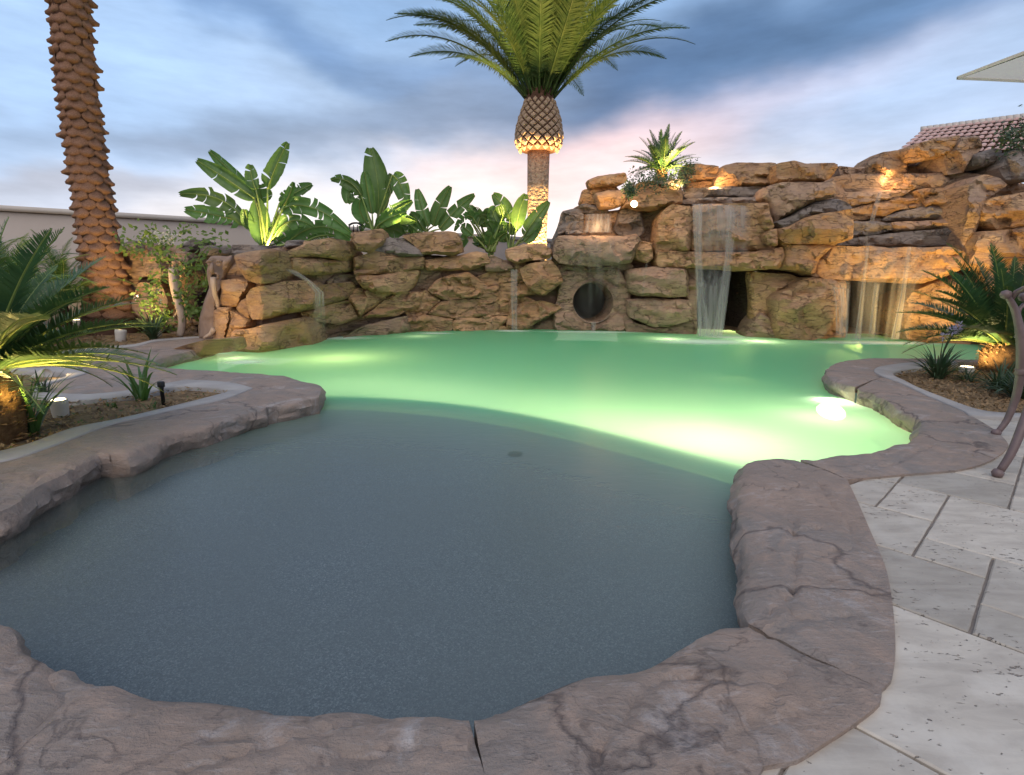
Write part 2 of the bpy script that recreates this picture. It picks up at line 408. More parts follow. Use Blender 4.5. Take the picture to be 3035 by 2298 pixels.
M['pole'] = simple('umbrella_pole', (.2, .18, .16), (.25, .22, .2), 10, .4, .0005)
M['tikiwood'] = simple('carved_rock_mask', (.21, .14, .105), (.28, .195, .15), 7, .75, .01, .3, 8, (1, 1, .4))
M['tongue'] = simple('driftwood_spout', (.36, .25, .18), (.47, .36, .28), 6, .6, .004, .4, 6, (4, 4, .5))
M['roof_tile'] = simple('clay_roof_tile', (.50, .30, .27), (.66, .54, .52), 3, .8, .004)
M['trunk'] = simple('palm_trunk_bark', (.075, .038, .024), (.14, .07, .045), 9, .9, .02, .2, 8, (1, 1, 3))
M['boot'] = simple('palm_boot_bark', (.20, .095, .055), (.36, .20, .125), 12, .8, .012, .25, 7, (1, 1, 2))
M['bootcut'] = simple('trimmed_palm_boot', (.36, .23, .15), (.50, .35, .24), 8, .8, .01)
M['smoothtrunk'] = None
M['sagotrunk'] = simple('shaggy_sago_trunk', (.13, .07, .03), (.28, .16, .07), 18, .9, .03, .2, 6)
M['fibre'] = simple('brown_fibre', (.22, .12, .05), (.34, .20, .09), 20, .9, .004)
M['pebble'] = None
def make_leaf(name, c1, c2, rough=.45, trans=.35, sc=6, tcol=None):
    mt, t, out, v = mat(name); info = t.node('ShaderNodeObjectInfo')
    a = t.noise(v, sc, 4, .6); c = t.mix(t.ramp(a, [(.35, 0), (.65, 1)]), c1, c2)
    hs = t.node('ShaderNodeHueSaturation', i_Color=c); t.l.new(t.math('MULTIPLY_ADD', info.outputs['Random'], .5, .75), hs.inputs['Value'])
    t.l.new(t.math('MULTIPLY_ADD', info.outputs['Random'], .03, .485), hs.inputs['Hue'])
    p = t.node('ShaderNodeBsdfPrincipled'); t.put(p.inputs['Base Color'], hs.outputs[0]); p.inputs['Roughness'].default_value = rough
    p.inputs['Specular IOR Level'].default_value = .4
    tr = t.node('ShaderNodeBsdfTranslucent'); t.put(tr.inputs[0], t.mix(.5, hs.outputs[0], tcol or (c2[0]*1.5, c2[1]*1.6, c2[2])))
    mx = t.node('ShaderNodeMixShader', i_0=trans); t.l.new(p.outputs[0], mx.inputs[1]); t.l.new(tr.outputs[0], mx.inputs[2])
    t.l.new(mx.outputs[0], out.inputs[0]); return mt
M['palmleaf'] = make_leaf('palm_leaflet', (.055, .11, .03), (.12, .18, .055), .4, .4)
M['sagoleaf'] = make_leaf('sago_leaflet', (.035, .085, .04), (.08, .14, .045), .38, .25)
M['bopleaf'] = make_leaf('bird_of_paradise_leaf', (.09, .17, .05), (.15, .25, .08), .34, .45, 4)
M['petiole'] = make_leaf('leaf_stalk', (.16, .22, .05), (.24, .28, .08), .4, .1)
M['strap'] = make_leaf('strap_leaf', (.045, .11, .025), (.09, .17, .04), .4, .3)
M['darkstrap'] = make_leaf('dark_strap_leaf', (.03, .065, .03), (.07, .10, .05), .45, .2)
M['vine'] = make_leaf('vine_leaf', (.08, .16, .03), (.16, .25, .05), .45, .4)
M['flower'] = make_leaf('lilac_flower', (.36, .30, .50), (.48, .42, .60), .6, .4)
M['whiteflower'] = make_leaf('pale_flower', (.55, .52, .46), (.66, .63, .56), .6, .3)
M['dry'] = make_leaf('dry_leaf', (.24, .14, .06), (.36, .24, .12), .7, .15)

M['canvas'] = make_leaf('cream_canvas', (.70, .61, .54), (.74, .65, .58), .85, .55, 20, (.82, .76, .68))
def make_smoothtrunk():
    mt, t, out, v = mat('scarred_palm_trunk')
    sp = t.node('ShaderNodeSeparateXYZ', i_0=v)
    th = t.math('ARCTAN2', sp.outputs[1], sp.outputs[0])
    cv = t.node('ShaderNodeCombineXYZ', i_0=t.math('MULTIPLY', th, 1.6), i_1=t.math('MULTIPLY', sp.outputs[2], 6.)).outputs[0]
    n1 = t.noise(cv, 2.2, 4, .6, .3); vo = t.node('ShaderNodeTexVoronoi', i_Vector=cv); vo.inputs['Scale'].default_value = 2.2
    c = t.mix(t.ramp(n1, [(.42, 0), (.6, 1)]), (.40, .29, .20), (.26, .17, .11))
    c = t.mix(t.ramp(vo.outputs['Distance'], [(.1, 1), (.3, 0)]), c, (.12, .075, .05))
    principled(t, out, c, .8, .3, bump(t, n1, .03, 1., bump(t, vo.outputs['Distance'], .03, 1.))); return mt
M['smoothtrunk'] = make_smoothtrunk()
def make_pebble():
    mt, t, out, v = mat('blue_grey_pebble_plaster')
    vo = t.node('ShaderNodeTexVoronoi', i_Vector=v); vo.inputs['Scale'].default_value = 210
    cc = t.ramp(t.node('ShaderNodeSeparateColor', i_0=vo.outputs['Color']).outputs[0], [(0, (.08, .095, .12)), (.45, (.13, .15, .18)), (.8, (.175, .20, .235)), (1, (.28, .31, .35))])
    c = t.mix(t.ramp(t.noise(v, 1.4, 6, .6), [(.3, .35), (.7, .8)]), cc, (.14, .155, .17))
    principled(t, out, c, .8, .2, bump(t, vo.outputs['Distance'], .003, .5)); return mt
M['pebble'] = make_pebble()
M['plaster'] = simple('pale_green_plaster', (.24, .36, .25), (.28, .40, .28), 1.5, .9, .002)
def emit(name, c, k):
    mt, t, out, v = mat(name); e = t.node('ShaderNodeEmission', i_0=c, i_1=k); t.l.new(e.outputs[0], out.inputs[0]); return mt
M['lamp'] = emit('warm_lamp_lens', (1, .80, .45), 9.)
M['poollamp'] = emit('pool_lamp_lens', (1, .97, .78), 14.)

WZ = -.15
def make_water():
    mt, t, out, v = mat('pool_water')
    lw = t.node('ShaderNodeLayerWeight'); lw.inputs[0].default_value = .5
    rip = t.noise(t.map(v, (1, 2.2, 1)), 5.5, 3, .6, .5); rip2 = t.noise(v, 1.3, 2, .5)
    nrm = bump(t, rip2, .02, .25, bump(t, rip, .012, .35))
    fr = t.node('ShaderNodeFresnel', i_Normal=nrm); fr.inputs[0].default_value = 1.33
    # turbid beyond the shelf; over the shelf a painted haze for sky reflection
    sp = t.node('ShaderNodeSeparateXYZ', i_0=t.node('ShaderNodeNewGeometry').outputs['Position'])
    tint = t.node('ShaderNodeAttribute', attribute_name='deep').outputs['Fac']
    tr = t.node('ShaderNodeBsdfTransparent', i_0=t.mix(tint, (.93, .97, .96), (.95, .96, .80)))
    tl = t.node('ShaderNodeBsdfTranslucent', i_0=t.mix(tint, (.5, .6, .5), (.60, .85, .55))); df = t.node('ShaderNodeBsdfDiffuse', i_0=t.mix(tint, (.38, .43, .42), (.008, .30, .16)))
    tur = t.node('ShaderNodeAddShader', i_0=tl.outputs[0], i_1=df.outputs[0])
    fac = t.math('MULTIPLY', tint, t.math('MULTIPLY_ADD', lw.outputs['Facing'], .35, .5))
    fac = t.math('ADD', fac, .02)
    body = t.node('ShaderNodeMixShader', i_0=fac, i_1=tr.outputs[0], i_2=tur.outputs[0])
    gl = t.node('ShaderNodeBsdfGlossy', i_Normal=nrm); gl.inputs['Roughness'].default_value = .32
    fk = t.math('MULTIPLY', fr.outputs[0], .65, 0., True)
    mx = t.node('ShaderNodeMixShader', i_0=fk, i_1=body.outputs[0], i_2=gl.outputs[0])
    t.l.new(mx.outputs[0], out.inputs[0]); return mt
M['water'] = make_water()
def make_fall(name, dens, streak, lo=.42, hi=.68, col=(.80, .80, .80)):
    mt, t, out, v = mat(name)
    uv = t.node('ShaderNodeAttribute', attribute_name='uvw').outputs['Vector']
    n = t.noise(t.map(uv, (streak, .10, 1)), 3, 2, .5, 0.); n2 = t.noise(t.map(uv, (streak*2.6, .25, 1)), 3, 2, .5)
    s = t.math('ADD', t.math('MULTIPLY', n, .7), t.math('MULTIPLY', n2, .3))
    a = t.node('ShaderNodeMapRange', interpolation_type='SMOOTHSTEP', i_0=s); a.inputs[1].default_value = lo; a.inputs[2].default_value = hi; a.inputs[3].default_value = .06
    sx = t.node('ShaderNodeSeparateXYZ', i_0=uv)
    ed = t.math('MULTIPLY', t.math('MULTIPLY', sx.outputs[0], t.math('SUBTRACT', 1., sx.outputs[0])), 9., clamp=True)
    al = t.math('MULTIPLY', t.math('MULTIPLY', a.outputs[0], ed), dens, clamp=True)
    al = t.math('MULTIPLY', al, sx.outputs[2])
    tr = t.node('ShaderNodeBsdfTransparent'); df = t.node('ShaderNodeBsdfDiffuse', i_0=col); tl = t.node('ShaderNodeBsdfTranslucent', i_0=col)
    d2 = t.node('ShaderNodeMixShader', i_0=.5, i_1=df.outputs[0], i_2=tl.outputs[0])
    mx = t.node('ShaderNodeMixShader', i_0=al, i_1=tr.outputs[0], i_2=d2.outputs[0]); t.l.new(mx.outputs[0], out.inputs[0]); return mt
M['fall'] = make_fall('falling_water', .54, 2.6, .20, .75, (.62, .60, .58))
M['fallthin'] = make_fall('thin_falling_water', .30, 3, .38, .75, (.62, .60, .56))
M['fallstrong'] = make_fall('dense_falling_water', .34, 1.2, .15, .6, (.70, .69, .66))
def make_foam():
    mt, t, out, v = mat('splash_foam'); ln = t.node('ShaderNodeVectorMath', operation='LENGTH', i_0=v).outputs['Value']
    n = t.noise(v, 3, 4, .6)
    a = t.node('ShaderNodeMapRange', interpolation_type='SMOOTHERSTEP', i_0=t.math('ADD', ln, t.math('MULTIPLY_ADD', n, .5, -.25))); a.inputs[1].default_value = 1.; a.inputs[2].default_value = .0
    tr = t.node('ShaderNodeBsdfTransparent'); df = t.node('ShaderNodeBsdfDiffuse', i_0=(.85, .92, .86)); tl = t.node('ShaderNodeBsdfTranslucent', i_0=(.7, .85, .6))
    d2 = t.node('ShaderNodeMixShader', i_0=.4, i_1=df.outputs[0], i_2=tl.outputs[0])
    mx = t.node('ShaderNodeMixShader', i_0=t.math('MULTIPLY', a.outputs[0], .95), i_1=tr.outputs[0], i_2=d2.outputs[0]); t.l.new(mx.outputs[0], out.inputs[0]); return mt
M['foam'] = make_foam()

# ------------------------------------------------------------------ the pool, its deck and the patio
def g2(p, z=0.):
    if p[0] == 'w': return np.array([p[1], p[2]])
    return G(p[0], p[1], z)[:2]
WL = [(300, 9.9), (500, 9.6), (600, 9.0), (640, 8.6), (686, 8.5), (775, 8.35), (850, 8.9), (926, 9.4), (1043, 10.5), (1235, 11.6), (1509, 12.2), (1784, 12.2), (2044, 11.5), (2195, 11.2), (2483, 10.6), (2675, 10.6), (2881, 10.0), (3300, 9.6)]
def wallY(x): return np.interp(x, [a for a, b in WL], [b for a, b in WL])
lipL = [(640, 1020), (590, 1034), (520, 1048), (440, 1078), (497, 1090), (597, 1097), (716, 1106), (840, 1115), (888, 1129), (931, 1136), (946, 1146), (948, 1164), (945, 1176)]
lipL1 = [(945, 1176), (880, 1188), (793, 1205)]
lipL2 = [(793, 1205), (700, 1232), (600, 1262), (549, 1272), (478, 1294), (430, 1312), (380, 1336), (325, 1344)]
lipL3 = [(325, 1344), (286, 1343), (205, 1387), (140, 1420), (81, 1449), (0, 1506), ('w', -2.42, 1.88), ('w', -2.38, 1.62), ('w', -2.0, 1.45)]
lipA = [('w', -2.0, 1.45), (0, 1866), (30, 1920), (41, 1940), (156, 2015), (210, 2059)]
lipB = [(210, 2059), (163, 2001), (237, 2025), (271, 2035), (325, 2032), (441, 2076), (631, 2093), (814, 2120), (949, 2131), (1051, 2117), (1146, 2113), (1166, 2123), (1288, 2134), (1390, 2131)]
lipC = [(1405, 2130), (1500, 2112), (1570, 2086), (1680, 2040), (1765, 2004), (1838, 2004), (1930, 1990), (2017, 1921), (2113, 1873), (2145, 1860), (2219, 1857)]
lipD = [(2219, 1845), (2219, 1783), (2228, 1753), (2243, 1681), (2234, 1634), (2207, 1556), (2204, 1485), (2198, 1458), (2207, 1425), (2231, 1363), (2309, 1358), (2356, 1361)]
lipE = [(2374, 1360), (2422, 1361), (2470, 1351), (2607, 1339), (2654, 1318), (2702, 1309), (2736, 1270), (2732, 1238), (2689, 1220), (2622, 1180), (2577, 1160), (2542, 1151)]
lipF = [(2535, 1147), (2500, 1136), (2470, 1126), (2457, 1113), (2454, 1095), (2479, 1077), (2519, 1066), (2577, 1061), (2680, 1061), (2748, 1062), (2895, 1066), (3100, 1070)]
lips = dict(L=lipL, L1=lipL1, L2=lipL2, L3=lipL3, A=lipA, B=lipB, C=lipC, D=lipD, E=lipE, F=lipF)
kerbout = [(0, 1372), (167, 1322), (334, 1260), (549, 1210), (669, 1184), (750, 1153), (700, 1139), (621, 1131), (540, 1131), (430, 1153), (286, 1170), (167, 1168), (110, 1160), (150, 1138), (215, 1122), (265, 1106), (248, 1095), (180, 1090), (90, 1093), (57, 1085)]
# outer edges of each coping piece
out = dict(
    L3=[('w', -2.7, 1.0), ('w', -3.5, 1.2), ('w', -3.5, 2.2), (0, 1372), (167, 1322)],
    L2=[(167, 1322), (334, 1260), (549, 1210), (620, 1196)],
    L1=[(620, 1196), (669, 1184), (750, 1153), (780, 1143)],
    L=[(780, 1143), (750, 1153), (700, 1139), (621, 1131), (540, 1131), (430, 1153), (286, 1170), (167, 1168), (110, 1160), (150, 1138), (215, 1122), (265, 1106), (248, 1095), (180, 1090), (90, 1093), (57, 1085), (70, 1070), (140, 1056), (290, 1037), (400, 1028), (470, 1012), (560, 1004), (640, 998)],
    A=[(0, 2259), ('w', -1.35, .5), ('w', -2.7, .45), ('w', -2.7, 1.0)],
    B=[(1437, 2298), ('w', -.02, .35), ('w', -1.0, .3), ('w', -1.35, .5), (0, 2259)],
    C=[(2613, 2045), (2609, 2083), (2523, 2152), (2458, 2194), (2362, 2254), (2249, 2298), ('w', .6, .55), ('w', .3, .35), ('w', -.02, .35), (1437, 2298)],
    D=[(2511, 1422), (2541, 1485), (2577, 1568), (2624, 1681), (2645, 1789), (2654, 1926), (2642, 2015), (2613, 2045)],
    E=[(2613, 1117), (2671, 1139), (2747, 1175), (2860, 1224), (2935, 1266), (2976, 1300), (2988, 1324), (2934, 1366), (2845, 1392), (2672, 1407), (2511, 1422)],
    F=[(3100, 1076), (2830, 1074), (2712, 1077), (2658, 1081), (2604, 1090), (2590, 1103), (2613, 1117)])
# carved crack lines in the foreground stones (photo pixels on the deck plane)
cracks = [
 [(540, 2285), (700, 2240), (850, 2200), (1000, 2150), (1150, 2118)], [(610, 2190), (740, 2196), (790, 2210)], [(940, 2262), (1090, 2250), (1180, 2230), (1270, 2205), (1350, 2170)],
 [(950, 2190), (1040, 2262), (1065, 2298)], [(1300, 2230), (1400, 2215), (1490, 2175)],
 [(1763, 2260), (1800, 2180), (1870, 2120), (1890, 2060), (1960, 2010), (2100, 2015), (2220, 2035)],
 [(2100, 2298), (2160, 2200), (2225, 2140), (2290, 2080), (2340, 1990)], [(2225, 2155), (2310, 2140), (2430, 2095), (2530, 2060)],
 [(2110, 2012), (2220, 2020), (2300, 2035)], [(2240, 1855), (2290, 1800), (2360, 1742)], [(2260, 1885), (2325, 1860), (2360, 1850), (2345, 1780), (2362, 1660), (2350, 1540)],
 [(2370, 1838), (2460, 1830), (2550, 1815)], [(2410, 1660), (2470, 1640), (2525, 1628)], [(2430, 1440), (2450, 1480), (2500, 1540), (2540, 1620)], [(2310, 1460), (2385, 1440)],
 [(2325, 1590), (2420, 1570)], [(2525, 1995), (2550, 1975)], [(2570, 1765), (2595, 1720)],
 [(2460, 1402), (2560, 1395), (2640, 1380), (2700, 1350), (2770, 1320)], [(2870, 1290), (2890, 1330), (2880, 1360)],
 [(75, 1445), (160, 1390), (260, 1384), (286, 1345)], [(120, 2035), (200, 2040)], [(30, 1975), (60, 1995)]]
crackW = [np.array([G(*p)[:2] for p in c]) for c in cracks]
crackW = [spline(c, .05) for c in crackW]
crackW = [c+np.stack([fbm(np.column_stack([c*9, np.full(len(c), i)]), 5), fbm(np.column_stack([c*9, np.full(len(c), i)]), 9)], 1)*.012 for i, c in enumerate(crackW)]

coping = empty('pool_coping', (0, 0, 0), kind='structure')
order = ['L', 'L1', 'L2', 'L3', 'A', 'B', 'C', 'D', 'E', 'F']
lipcurve = {}
poolloop = []
for k in order:
    P = np.array([g2(p) for p in lips[k]])
    near = P[:, 1].mean() < 4.2
    cvs = spline(P, .02 if near else .05)
    n3 = np.column_stack([cvs, np.zeros(len(cvs))])
    jit = np.stack([fbm(n3*7+11, 1, 5, .6), fbm(n3*7+31, 2, 5, .6)], 1)*.022
    wdw = np.minimum(1, np.minimum(np.arange(len(cvs)), np.arange(len(cvs))[::-1])/4.)[:, None]
    lipcurve[k] = cvs+jit*wdw; poolloop.append(lipcurve[k])
for k in order:
    lip = lipcurve[k]; O = np.array([g2(p) for p in out[k]])
    near = lip[:, 1].mean() < 4.2; step = .02 if near else .06
    Oc = spline(O, step*1.5) if k not in ('L',) else resample(O, .06, False)
    poly = np.concatenate([lip, resample(np.array([lip[-1], Oc[0] if np.linalg.norm(Oc[0]-lip[-1]) < np.linalg.norm(Oc[-1]-lip[-1]) else Oc[-1]]), step, False)[1:-1],
                           Oc if np.linalg.norm(Oc[0]-lip[-1]) < np.linalg.norm(Oc[-1]-lip[-1]) else Oc[::-1]])
    last = resample(np.array([poly[-1], lip[0]]), step, False)[1:-1]
    poly = np.concatenate([poly, last])
    # drop duplicates
    keep = [0]+[i for i in range(1, len(poly)) if np.linalg.norm(poly[i]-poly[i-1]) > 1e-3]
    poly = poly[keep]
    V2, T, _ = fill(poly, step*1.15, seed=len(k))
    n3 = np.column_stack([V2, np.zeros(len(V2))])
    dl = segdist(V2, lip, False); db = segdist(V2, poly)
    z = fbm(n3*1.3, 4, 3)*.012+fbm(n3*6, 5, 4)*.007
    z -= .010*np.exp(-(dl/.02)**1.3)
    z -= .010*np.exp(-(db/.008)**2)*(dl > .015)
    if near:
        for c in crackW:
            if c[:, 0].max() < V2[:, 0].min()-.1 or c[:, 0].min() > V2[:, 0].max()+.1: continue
            d = segdist(V2, c, False); z -= .011*np.exp(-(d/.011)**2); z += .004*np.exp(-((d-.03)/.03)**2)
    dout = segdist(V2, Oc, False)
    z = (z+.004)*np.clip(dout/.10, 0, 1)+.001
    V = [np.column_stack([V2, z])]; Fc = list(T)
    npoly = len(poly); nl_ = len(lip); sk = list(range(nl_-1, npoly))+[0]
    V.append(np.column_stack([V2[sk], np.full(len(sk), -.05)]))
    Fc += [(sk[i], sk[i+1], len(V2)+i+1, len(V2)+i) for i in range(len(sk)-1)]
    # rocky nose down into the water
    n = len(lip); tg = np.gradient(lip, axis=0); tg /= np.linalg.norm(tg, axis=1)[:, None]+1e-9
    nrm = np.stack([tg[:, 1], -tg[:, 0]], 1)
    c0 = lip.mean(0)
    mid = lip[n//2]
    flipped = inside(poly, (mid+nrm[n//2]*.03)[None])[0]
    if flipped: nrm = -nrm
    nn = np.array([np.convolve(nrm[:, j], np.ones(5)/5, 'same') for j in (0, 1)]).T; nn[:2] = nrm[:2]; nn[-2:] = nrm[-2:]
    nn /= np.linalg.norm(nn, axis=1)[:, None]+1e-9
    # V index of lip points: nearest
    base = len(V2)+len(sk); zl = np.array([z[np.argmin(((V2-p)**2).sum(1))] for p in lip]); idx = [int(np.argmin(((V2-p)**2).sum(1))) for p in lip]
    prof = [(.008, -.004), (.014, -.014), (.020, -.032), (.03, -.058), (.03, -.08), (.024, -.105), (.016, -.13), (.004, -.155), (-.01, -.19), (-.02, -.26), (-.02, -.45)]
    prev = idx; cnt = base
    for q, (o_, dz) in enumerate(prof):
        p3 = np.column_stack([lip, np.full(n, dz)])
        f1 = fbm(p3*np.array([5, 5, 9]), 21, 4, .6); f2 = np.round(fbm(p3*np.array([3, 3, 3]), 23, 2)*3)/3+.6*np.round(fbm(p3*np.array([7, 7, 9]), 25, 2)*3)/3
        gr = ridge(p3*np.array([2.6, 2.6, 1.2])+dz*4.5, 27, .05)
        amp = min(1, q/4.)
        oo = o_*1.5+amp*(f1*.045+f2*.03-gr*.022)
        wend = np.minimum(1, (np.minimum(np.arange(n), np.arange(n)[::-1])+.0)/3.); oo = oo*wend-.008*(1-wend)*amp
        xy = lip+nn*oo[:, None]
        V.append(np.column_stack([xy, zl+dz*1.0]))
        cur = list(range(cnt, cnt+n)); cnt += n
        for i in range(n-1): Fc.append((prev[i], cur[i], cur[i+1], prev[i+1])[::-1 if flipped else 1])
        prev = cur
    o = obj('coping_stone', np.concatenate(V), Fc, M['coping'], coping); auto_smooth(o, 33)

# kerb of the planting beds (a raised band of concrete)
def band(name, outer, inner, z0, z1, m, parent=None, kind=None):
    n = 160
    def rs(P):
        P = spline(np.array([g2(p) for p in P]), .04); s = np.concatenate([[0], np.cumsum(np.linalg.norm(np.diff(P, axis=0), axis=1))])
        t = np.linspace(0, s[-1], n); return np.stack([np.interp(t, s, P[:, 0]), np.interp(t, s, P[:, 1])], 1)
    A, B = rs(outer), rs(inner); V = []; Fc = []
    for i in range(n):
        a, b = A[i], B[i]; d = (b-a); L = np.linalg.norm(d)+1e-9; d = d/L; r = min(.012, L*.3)
        V += [(*a, z1), (*a, z0-.004), (*(a+d*r), z0), (*(b-d*r), z0), (*b, z0-.012), (*b, z1)]
    for i in range(n-1):
        for k in range(5): Fc.append((i*6+k, i*6+k+1, i*6+7+k, i*6+6+k))
    o = obj(name, V, Fc, m, parent); tag(o, kind=kind); return o
band('bed_kerb', [('w', -3.5, 2.2), (0, 1372), (167, 1322), (334, 1260), (549, 1210), (669, 1184), (750, 1153)], [('w', -3.6, 2.35), (0, 1341), (215, 1272), (334, 1248), (478, 1215), (621, 1179), (683, 1162)], .012, -.09, M['kerb'], kind='structure')
band('bed_kerb', [(750, 1153), (700, 1139), (621, 1131), (540, 1131), (430, 1153), (286, 1170), (167, 1168), (110, 1160), (150, 1138), (215, 1122), (265, 1106)], [(683, 1162), (640, 1154), (549, 1148), (500, 1152), (440, 1167), (334, 1182), (239, 1191), (158, 1186), (88, 1170), (110, 1140), (185, 1122), (200, 1113)], .012, -.09, M['kerb'], kind='structure')
band('bed_kerb', [(265, 1106), (248, 1095), (180, 1090), (90, 1093), (57, 1085), (0, 1085)], [(200, 1113), (190, 1108), (150, 1103), (80, 1103), (30, 1097), (-40, 1095)], .012, -.09, M['kerb'], kind='structure')
band('bed_kerb', [(57, 1085), (70, 1070), (140, 1056), (290, 1037), (400, 1028), (470, 1012), (560, 1004), (640, 998)], [(-20, 1080), (60, 1060), (130, 1049), (285, 1031), (395, 1022), (465, 1007), (555, 1000), (640, 995)], .010, -.09, M['kerb'], kind='structure')
band('bed_kerb', [(2830, 1074), (2712, 1077), (2658, 1081), (2604, 1090), (2590, 1103), (2613, 1117), (2671, 1139), (2747, 1175), (2860, 1224), (2882, 1236), (3050, 1242)],
     [(2840, 1083), (2712, 1095), (2668, 1101), (2649, 1108), (2654, 1118), (2680, 1130), (2725, 1153), (2792, 1180), (2880, 1212), (2935, 1224), (3050, 1230)], .014, -.09, M['kerb'], kind='structure')

# mortar sheet and travertine slabs
def tuck(p, k, dist=.07):
    w_ = g2(p); L = lipcurve[k]; q = L[np.argmin(((L-w_)**2).sum(1))]; return w_+(q-w_)/np.linalg.norm(q-w_)*dist
ptop = [g2(p) for p in [(2900, 1226), (2935, 1238)]]
patiopoly = np.array([(8., 4.3)]+[tuck(p, 'E') for p in out['E'][3:-1]]+[tuck(p, 'D') for p in spline([(2511, 1422), (2541, 1485), (2577, 1568), (2624, 1681), (2645, 1789), (2654, 1926), (2642, 2015), (2613, 2045)], 40)[1:-1]]
                     +[tuck(p, 'C') for p in out['C'][:6]]+[np.array([.50, .62]), np.array([.25, .45]), np.array([.25, -.8]), np.array([8, -.8])])
obj('mortar_bed', np.column_stack([patiopoly, np.full(len(patiopoly), -.022)]), [tuple(range(len(patiopoly)))], M['grout'])['kind'] = 'structure'
def clip_convex(poly, rect):
    P = [np.array(p) for p in poly]
    for i in range(len(rect)):
        a, b = rect[i], rect[(i+1) % len(rect)]; n_ = np.array([-(b-a)[1], (b-a)[0]]); out_ = []
        for j in range(len(P)):
            p, q = P[j], P[(j+1) % len(P)]; dp, dq = (p-a)@n_, (q-a)@n_
            if dp >= 0: out_.append(p)
            if dp*dq < 0: out_.append(p+(q-p)*dp/(dp-dq))
        P = out_
        if len(P) < 3: return []
    return P
patio = empty('patio', (2.5, 1.8, 0), kind='structure')
U = .211; th = R(-46.6); TA = np.array([math.cos(th), math.sin(th)]); TB = np.array([-TA[1], TA[0]]); T0 = G(2815, 1461)[:2]
slabs = [(-1, 0, -2, 0), (-2, 0, -4, -2), (0, 1, -4, -3), (0, 2, -3, 0), (-1, 1, -6, -4), (1, 3, -5, -3), (1, 3, -6, -5), (-1, 2, -9, -6), (0, 2, -12, -9), (-1, 1, 0, 2), (1, 3, 0, 1), (1, 2, 1, 3), (-1, 1, 2, 3), (-2, -1, -2, 0), (-2, 0, -11, -9)]
used = set()
for a0, a1, b0, b1 in slabs:
    for i in range(a0, a1):
        for j in range(b0, b1): used.add((i, j))
rt = random.Random(3)
allc = sorted([(i, j) for i in range(-8, 24) for j in range(-16, 26)], key=lambda c: (c[1], c[0]))
for (i, j) in allc:
    if (i, j) in used: continue
    for wq, hq in rt.sample([(2, 2), (3, 2), (2, 3), (2, 1), (1, 2)], 5)+[(1, 1)]:
        cells = [(i+p, j+q) for p in range(wq) for q in range(hq)]
        if all(c not in used for c in cells):
            used.update(cells); slabs.append((i, i+wq, j, j+hq)); break
nslab = 0
for a0, a1, b0, b1 in slabs:
    g = .0042/U; r2 = random.Random(nslab)
    cor = np.array([T0+U*(a*TA+b*TB) for a, b in ((a0+g, b0+g), (a1-g, b0+g), (a1-g, b1-g), (a0+g, b1-g))])
    P = clip_convex(patiopoly, cor)
    if len(P) < 3: continue
    P = np.array(P); ar = .5*np.sum(P[:, 0]*np.roll(P[:, 1], -1)-np.roll(P[:, 0], -1)*P[:, 1])
    if abs(ar) < .002: continue
    c = P.mean(0); L0 = resample(P, .05); keep = [0]+[i for i in range(1, len(L0)) if np.linalg.norm(L0[i]-L0[i-1]) > .004]; L0 = L0[keep]; n = len(L0)
    L0 = L0-c; L0 = L0+(np.random.RandomState(nslab).rand(n, 2)-.5)*.0025
    rr = np.linalg.norm(L0, axis=1)[:, None]+1e-6; L1 = L0*(1-.005/rr); zt = r2.uniform(-.0012, .0012)
    V = np.concatenate([np.column_stack([L0, np.full(n, -.03)]), np.column_stack([L0, np.full(n, -.015+zt)]), np.column_stack([L1, np.full(n, -.011+zt)])])
    Fc = [(l*n+i, l*n+(i+1) % n, (l+1)*n+(i+1) % n, (l+1)*n+i) for l in range(2) for i in range(n)]+[tuple(2*n+i for i in range(n))]
    me = mesh('paving_slab', V, Fc, M['travertine'], False)
    inst('paving_slab', me, patio, (c[0]-2.5, c[1]-1.8, 0)); nslab += 1

# pool outline, water, shelf, basin
wall_line = [G(x, y, WZ)[:2] for x, y in [(686, 1036), (775, 1043), (926, 1018), (1043, 995), (1235, 982), (1509, 977), (1784, 980), (2044, 991), (2195, 996), (2483, 1008), (2675, 1004), (2881, 1010), (3050, 1015)]]
wall_line = np.array(wall_line); wall_line[:, 1] += .35
cave_pts = wall_line.copy()
loop = np.concatenate([l[::max(1, int(.06/ (np.linalg.norm(l[1]-l[0])+1e-6)))] for l in poolloop])
# open the outline a little under the stones so that no gap shows
far = wall_line[::-1]
far2 = []
for p in far:
    far2.append(p)
    if 4.5 < p[0] < 6.3: far2[-1] = p+np.array([0, 2.6])
    if 6.7 < p[0] < 8.8: far2[-1] = p+np.array([0, 2.4])
pool = np.concatenate([loop, np.array(far2)])
keep = [0]+[i for i in range(1, len(pool)) if np.linalg.norm(pool[i]-pool[i-1]) > .01]; pool = pool[keep]
arc = spline(np.array([G(x, y, -.30)[:2] for x, y in [(760, 1245), (900, 1222), (948, 1215), (1100, 1218), (1300, 1235), (1500, 1265), (1700, 1308), (1900, 1360), (2100, 1415), (2207, 1448), (2260, 1466)]]), .06)
arcs = arc; arc = spline(np.array([G(x, y, WZ)[:2] for x, y in [(760, 1245), (900, 1222), (948, 1215), (1100, 1218), (1300, 1235), (1500, 1265), (1700, 1308), (1900, 1360), (2100, 1415), (2207, 1448), (2300, 1475)]]), .06)
V2, T, nb = fill(pool, .14, seed=4)
shelfpoly = np.concatenate([arc, [(2.2, 1.0), (.5, .3), (-3, .3), (-3.4, 2.2), (-3.2, 3.8)]])
d = segdist(V2, arc, False); ins = inside(shelfpoly, V2)
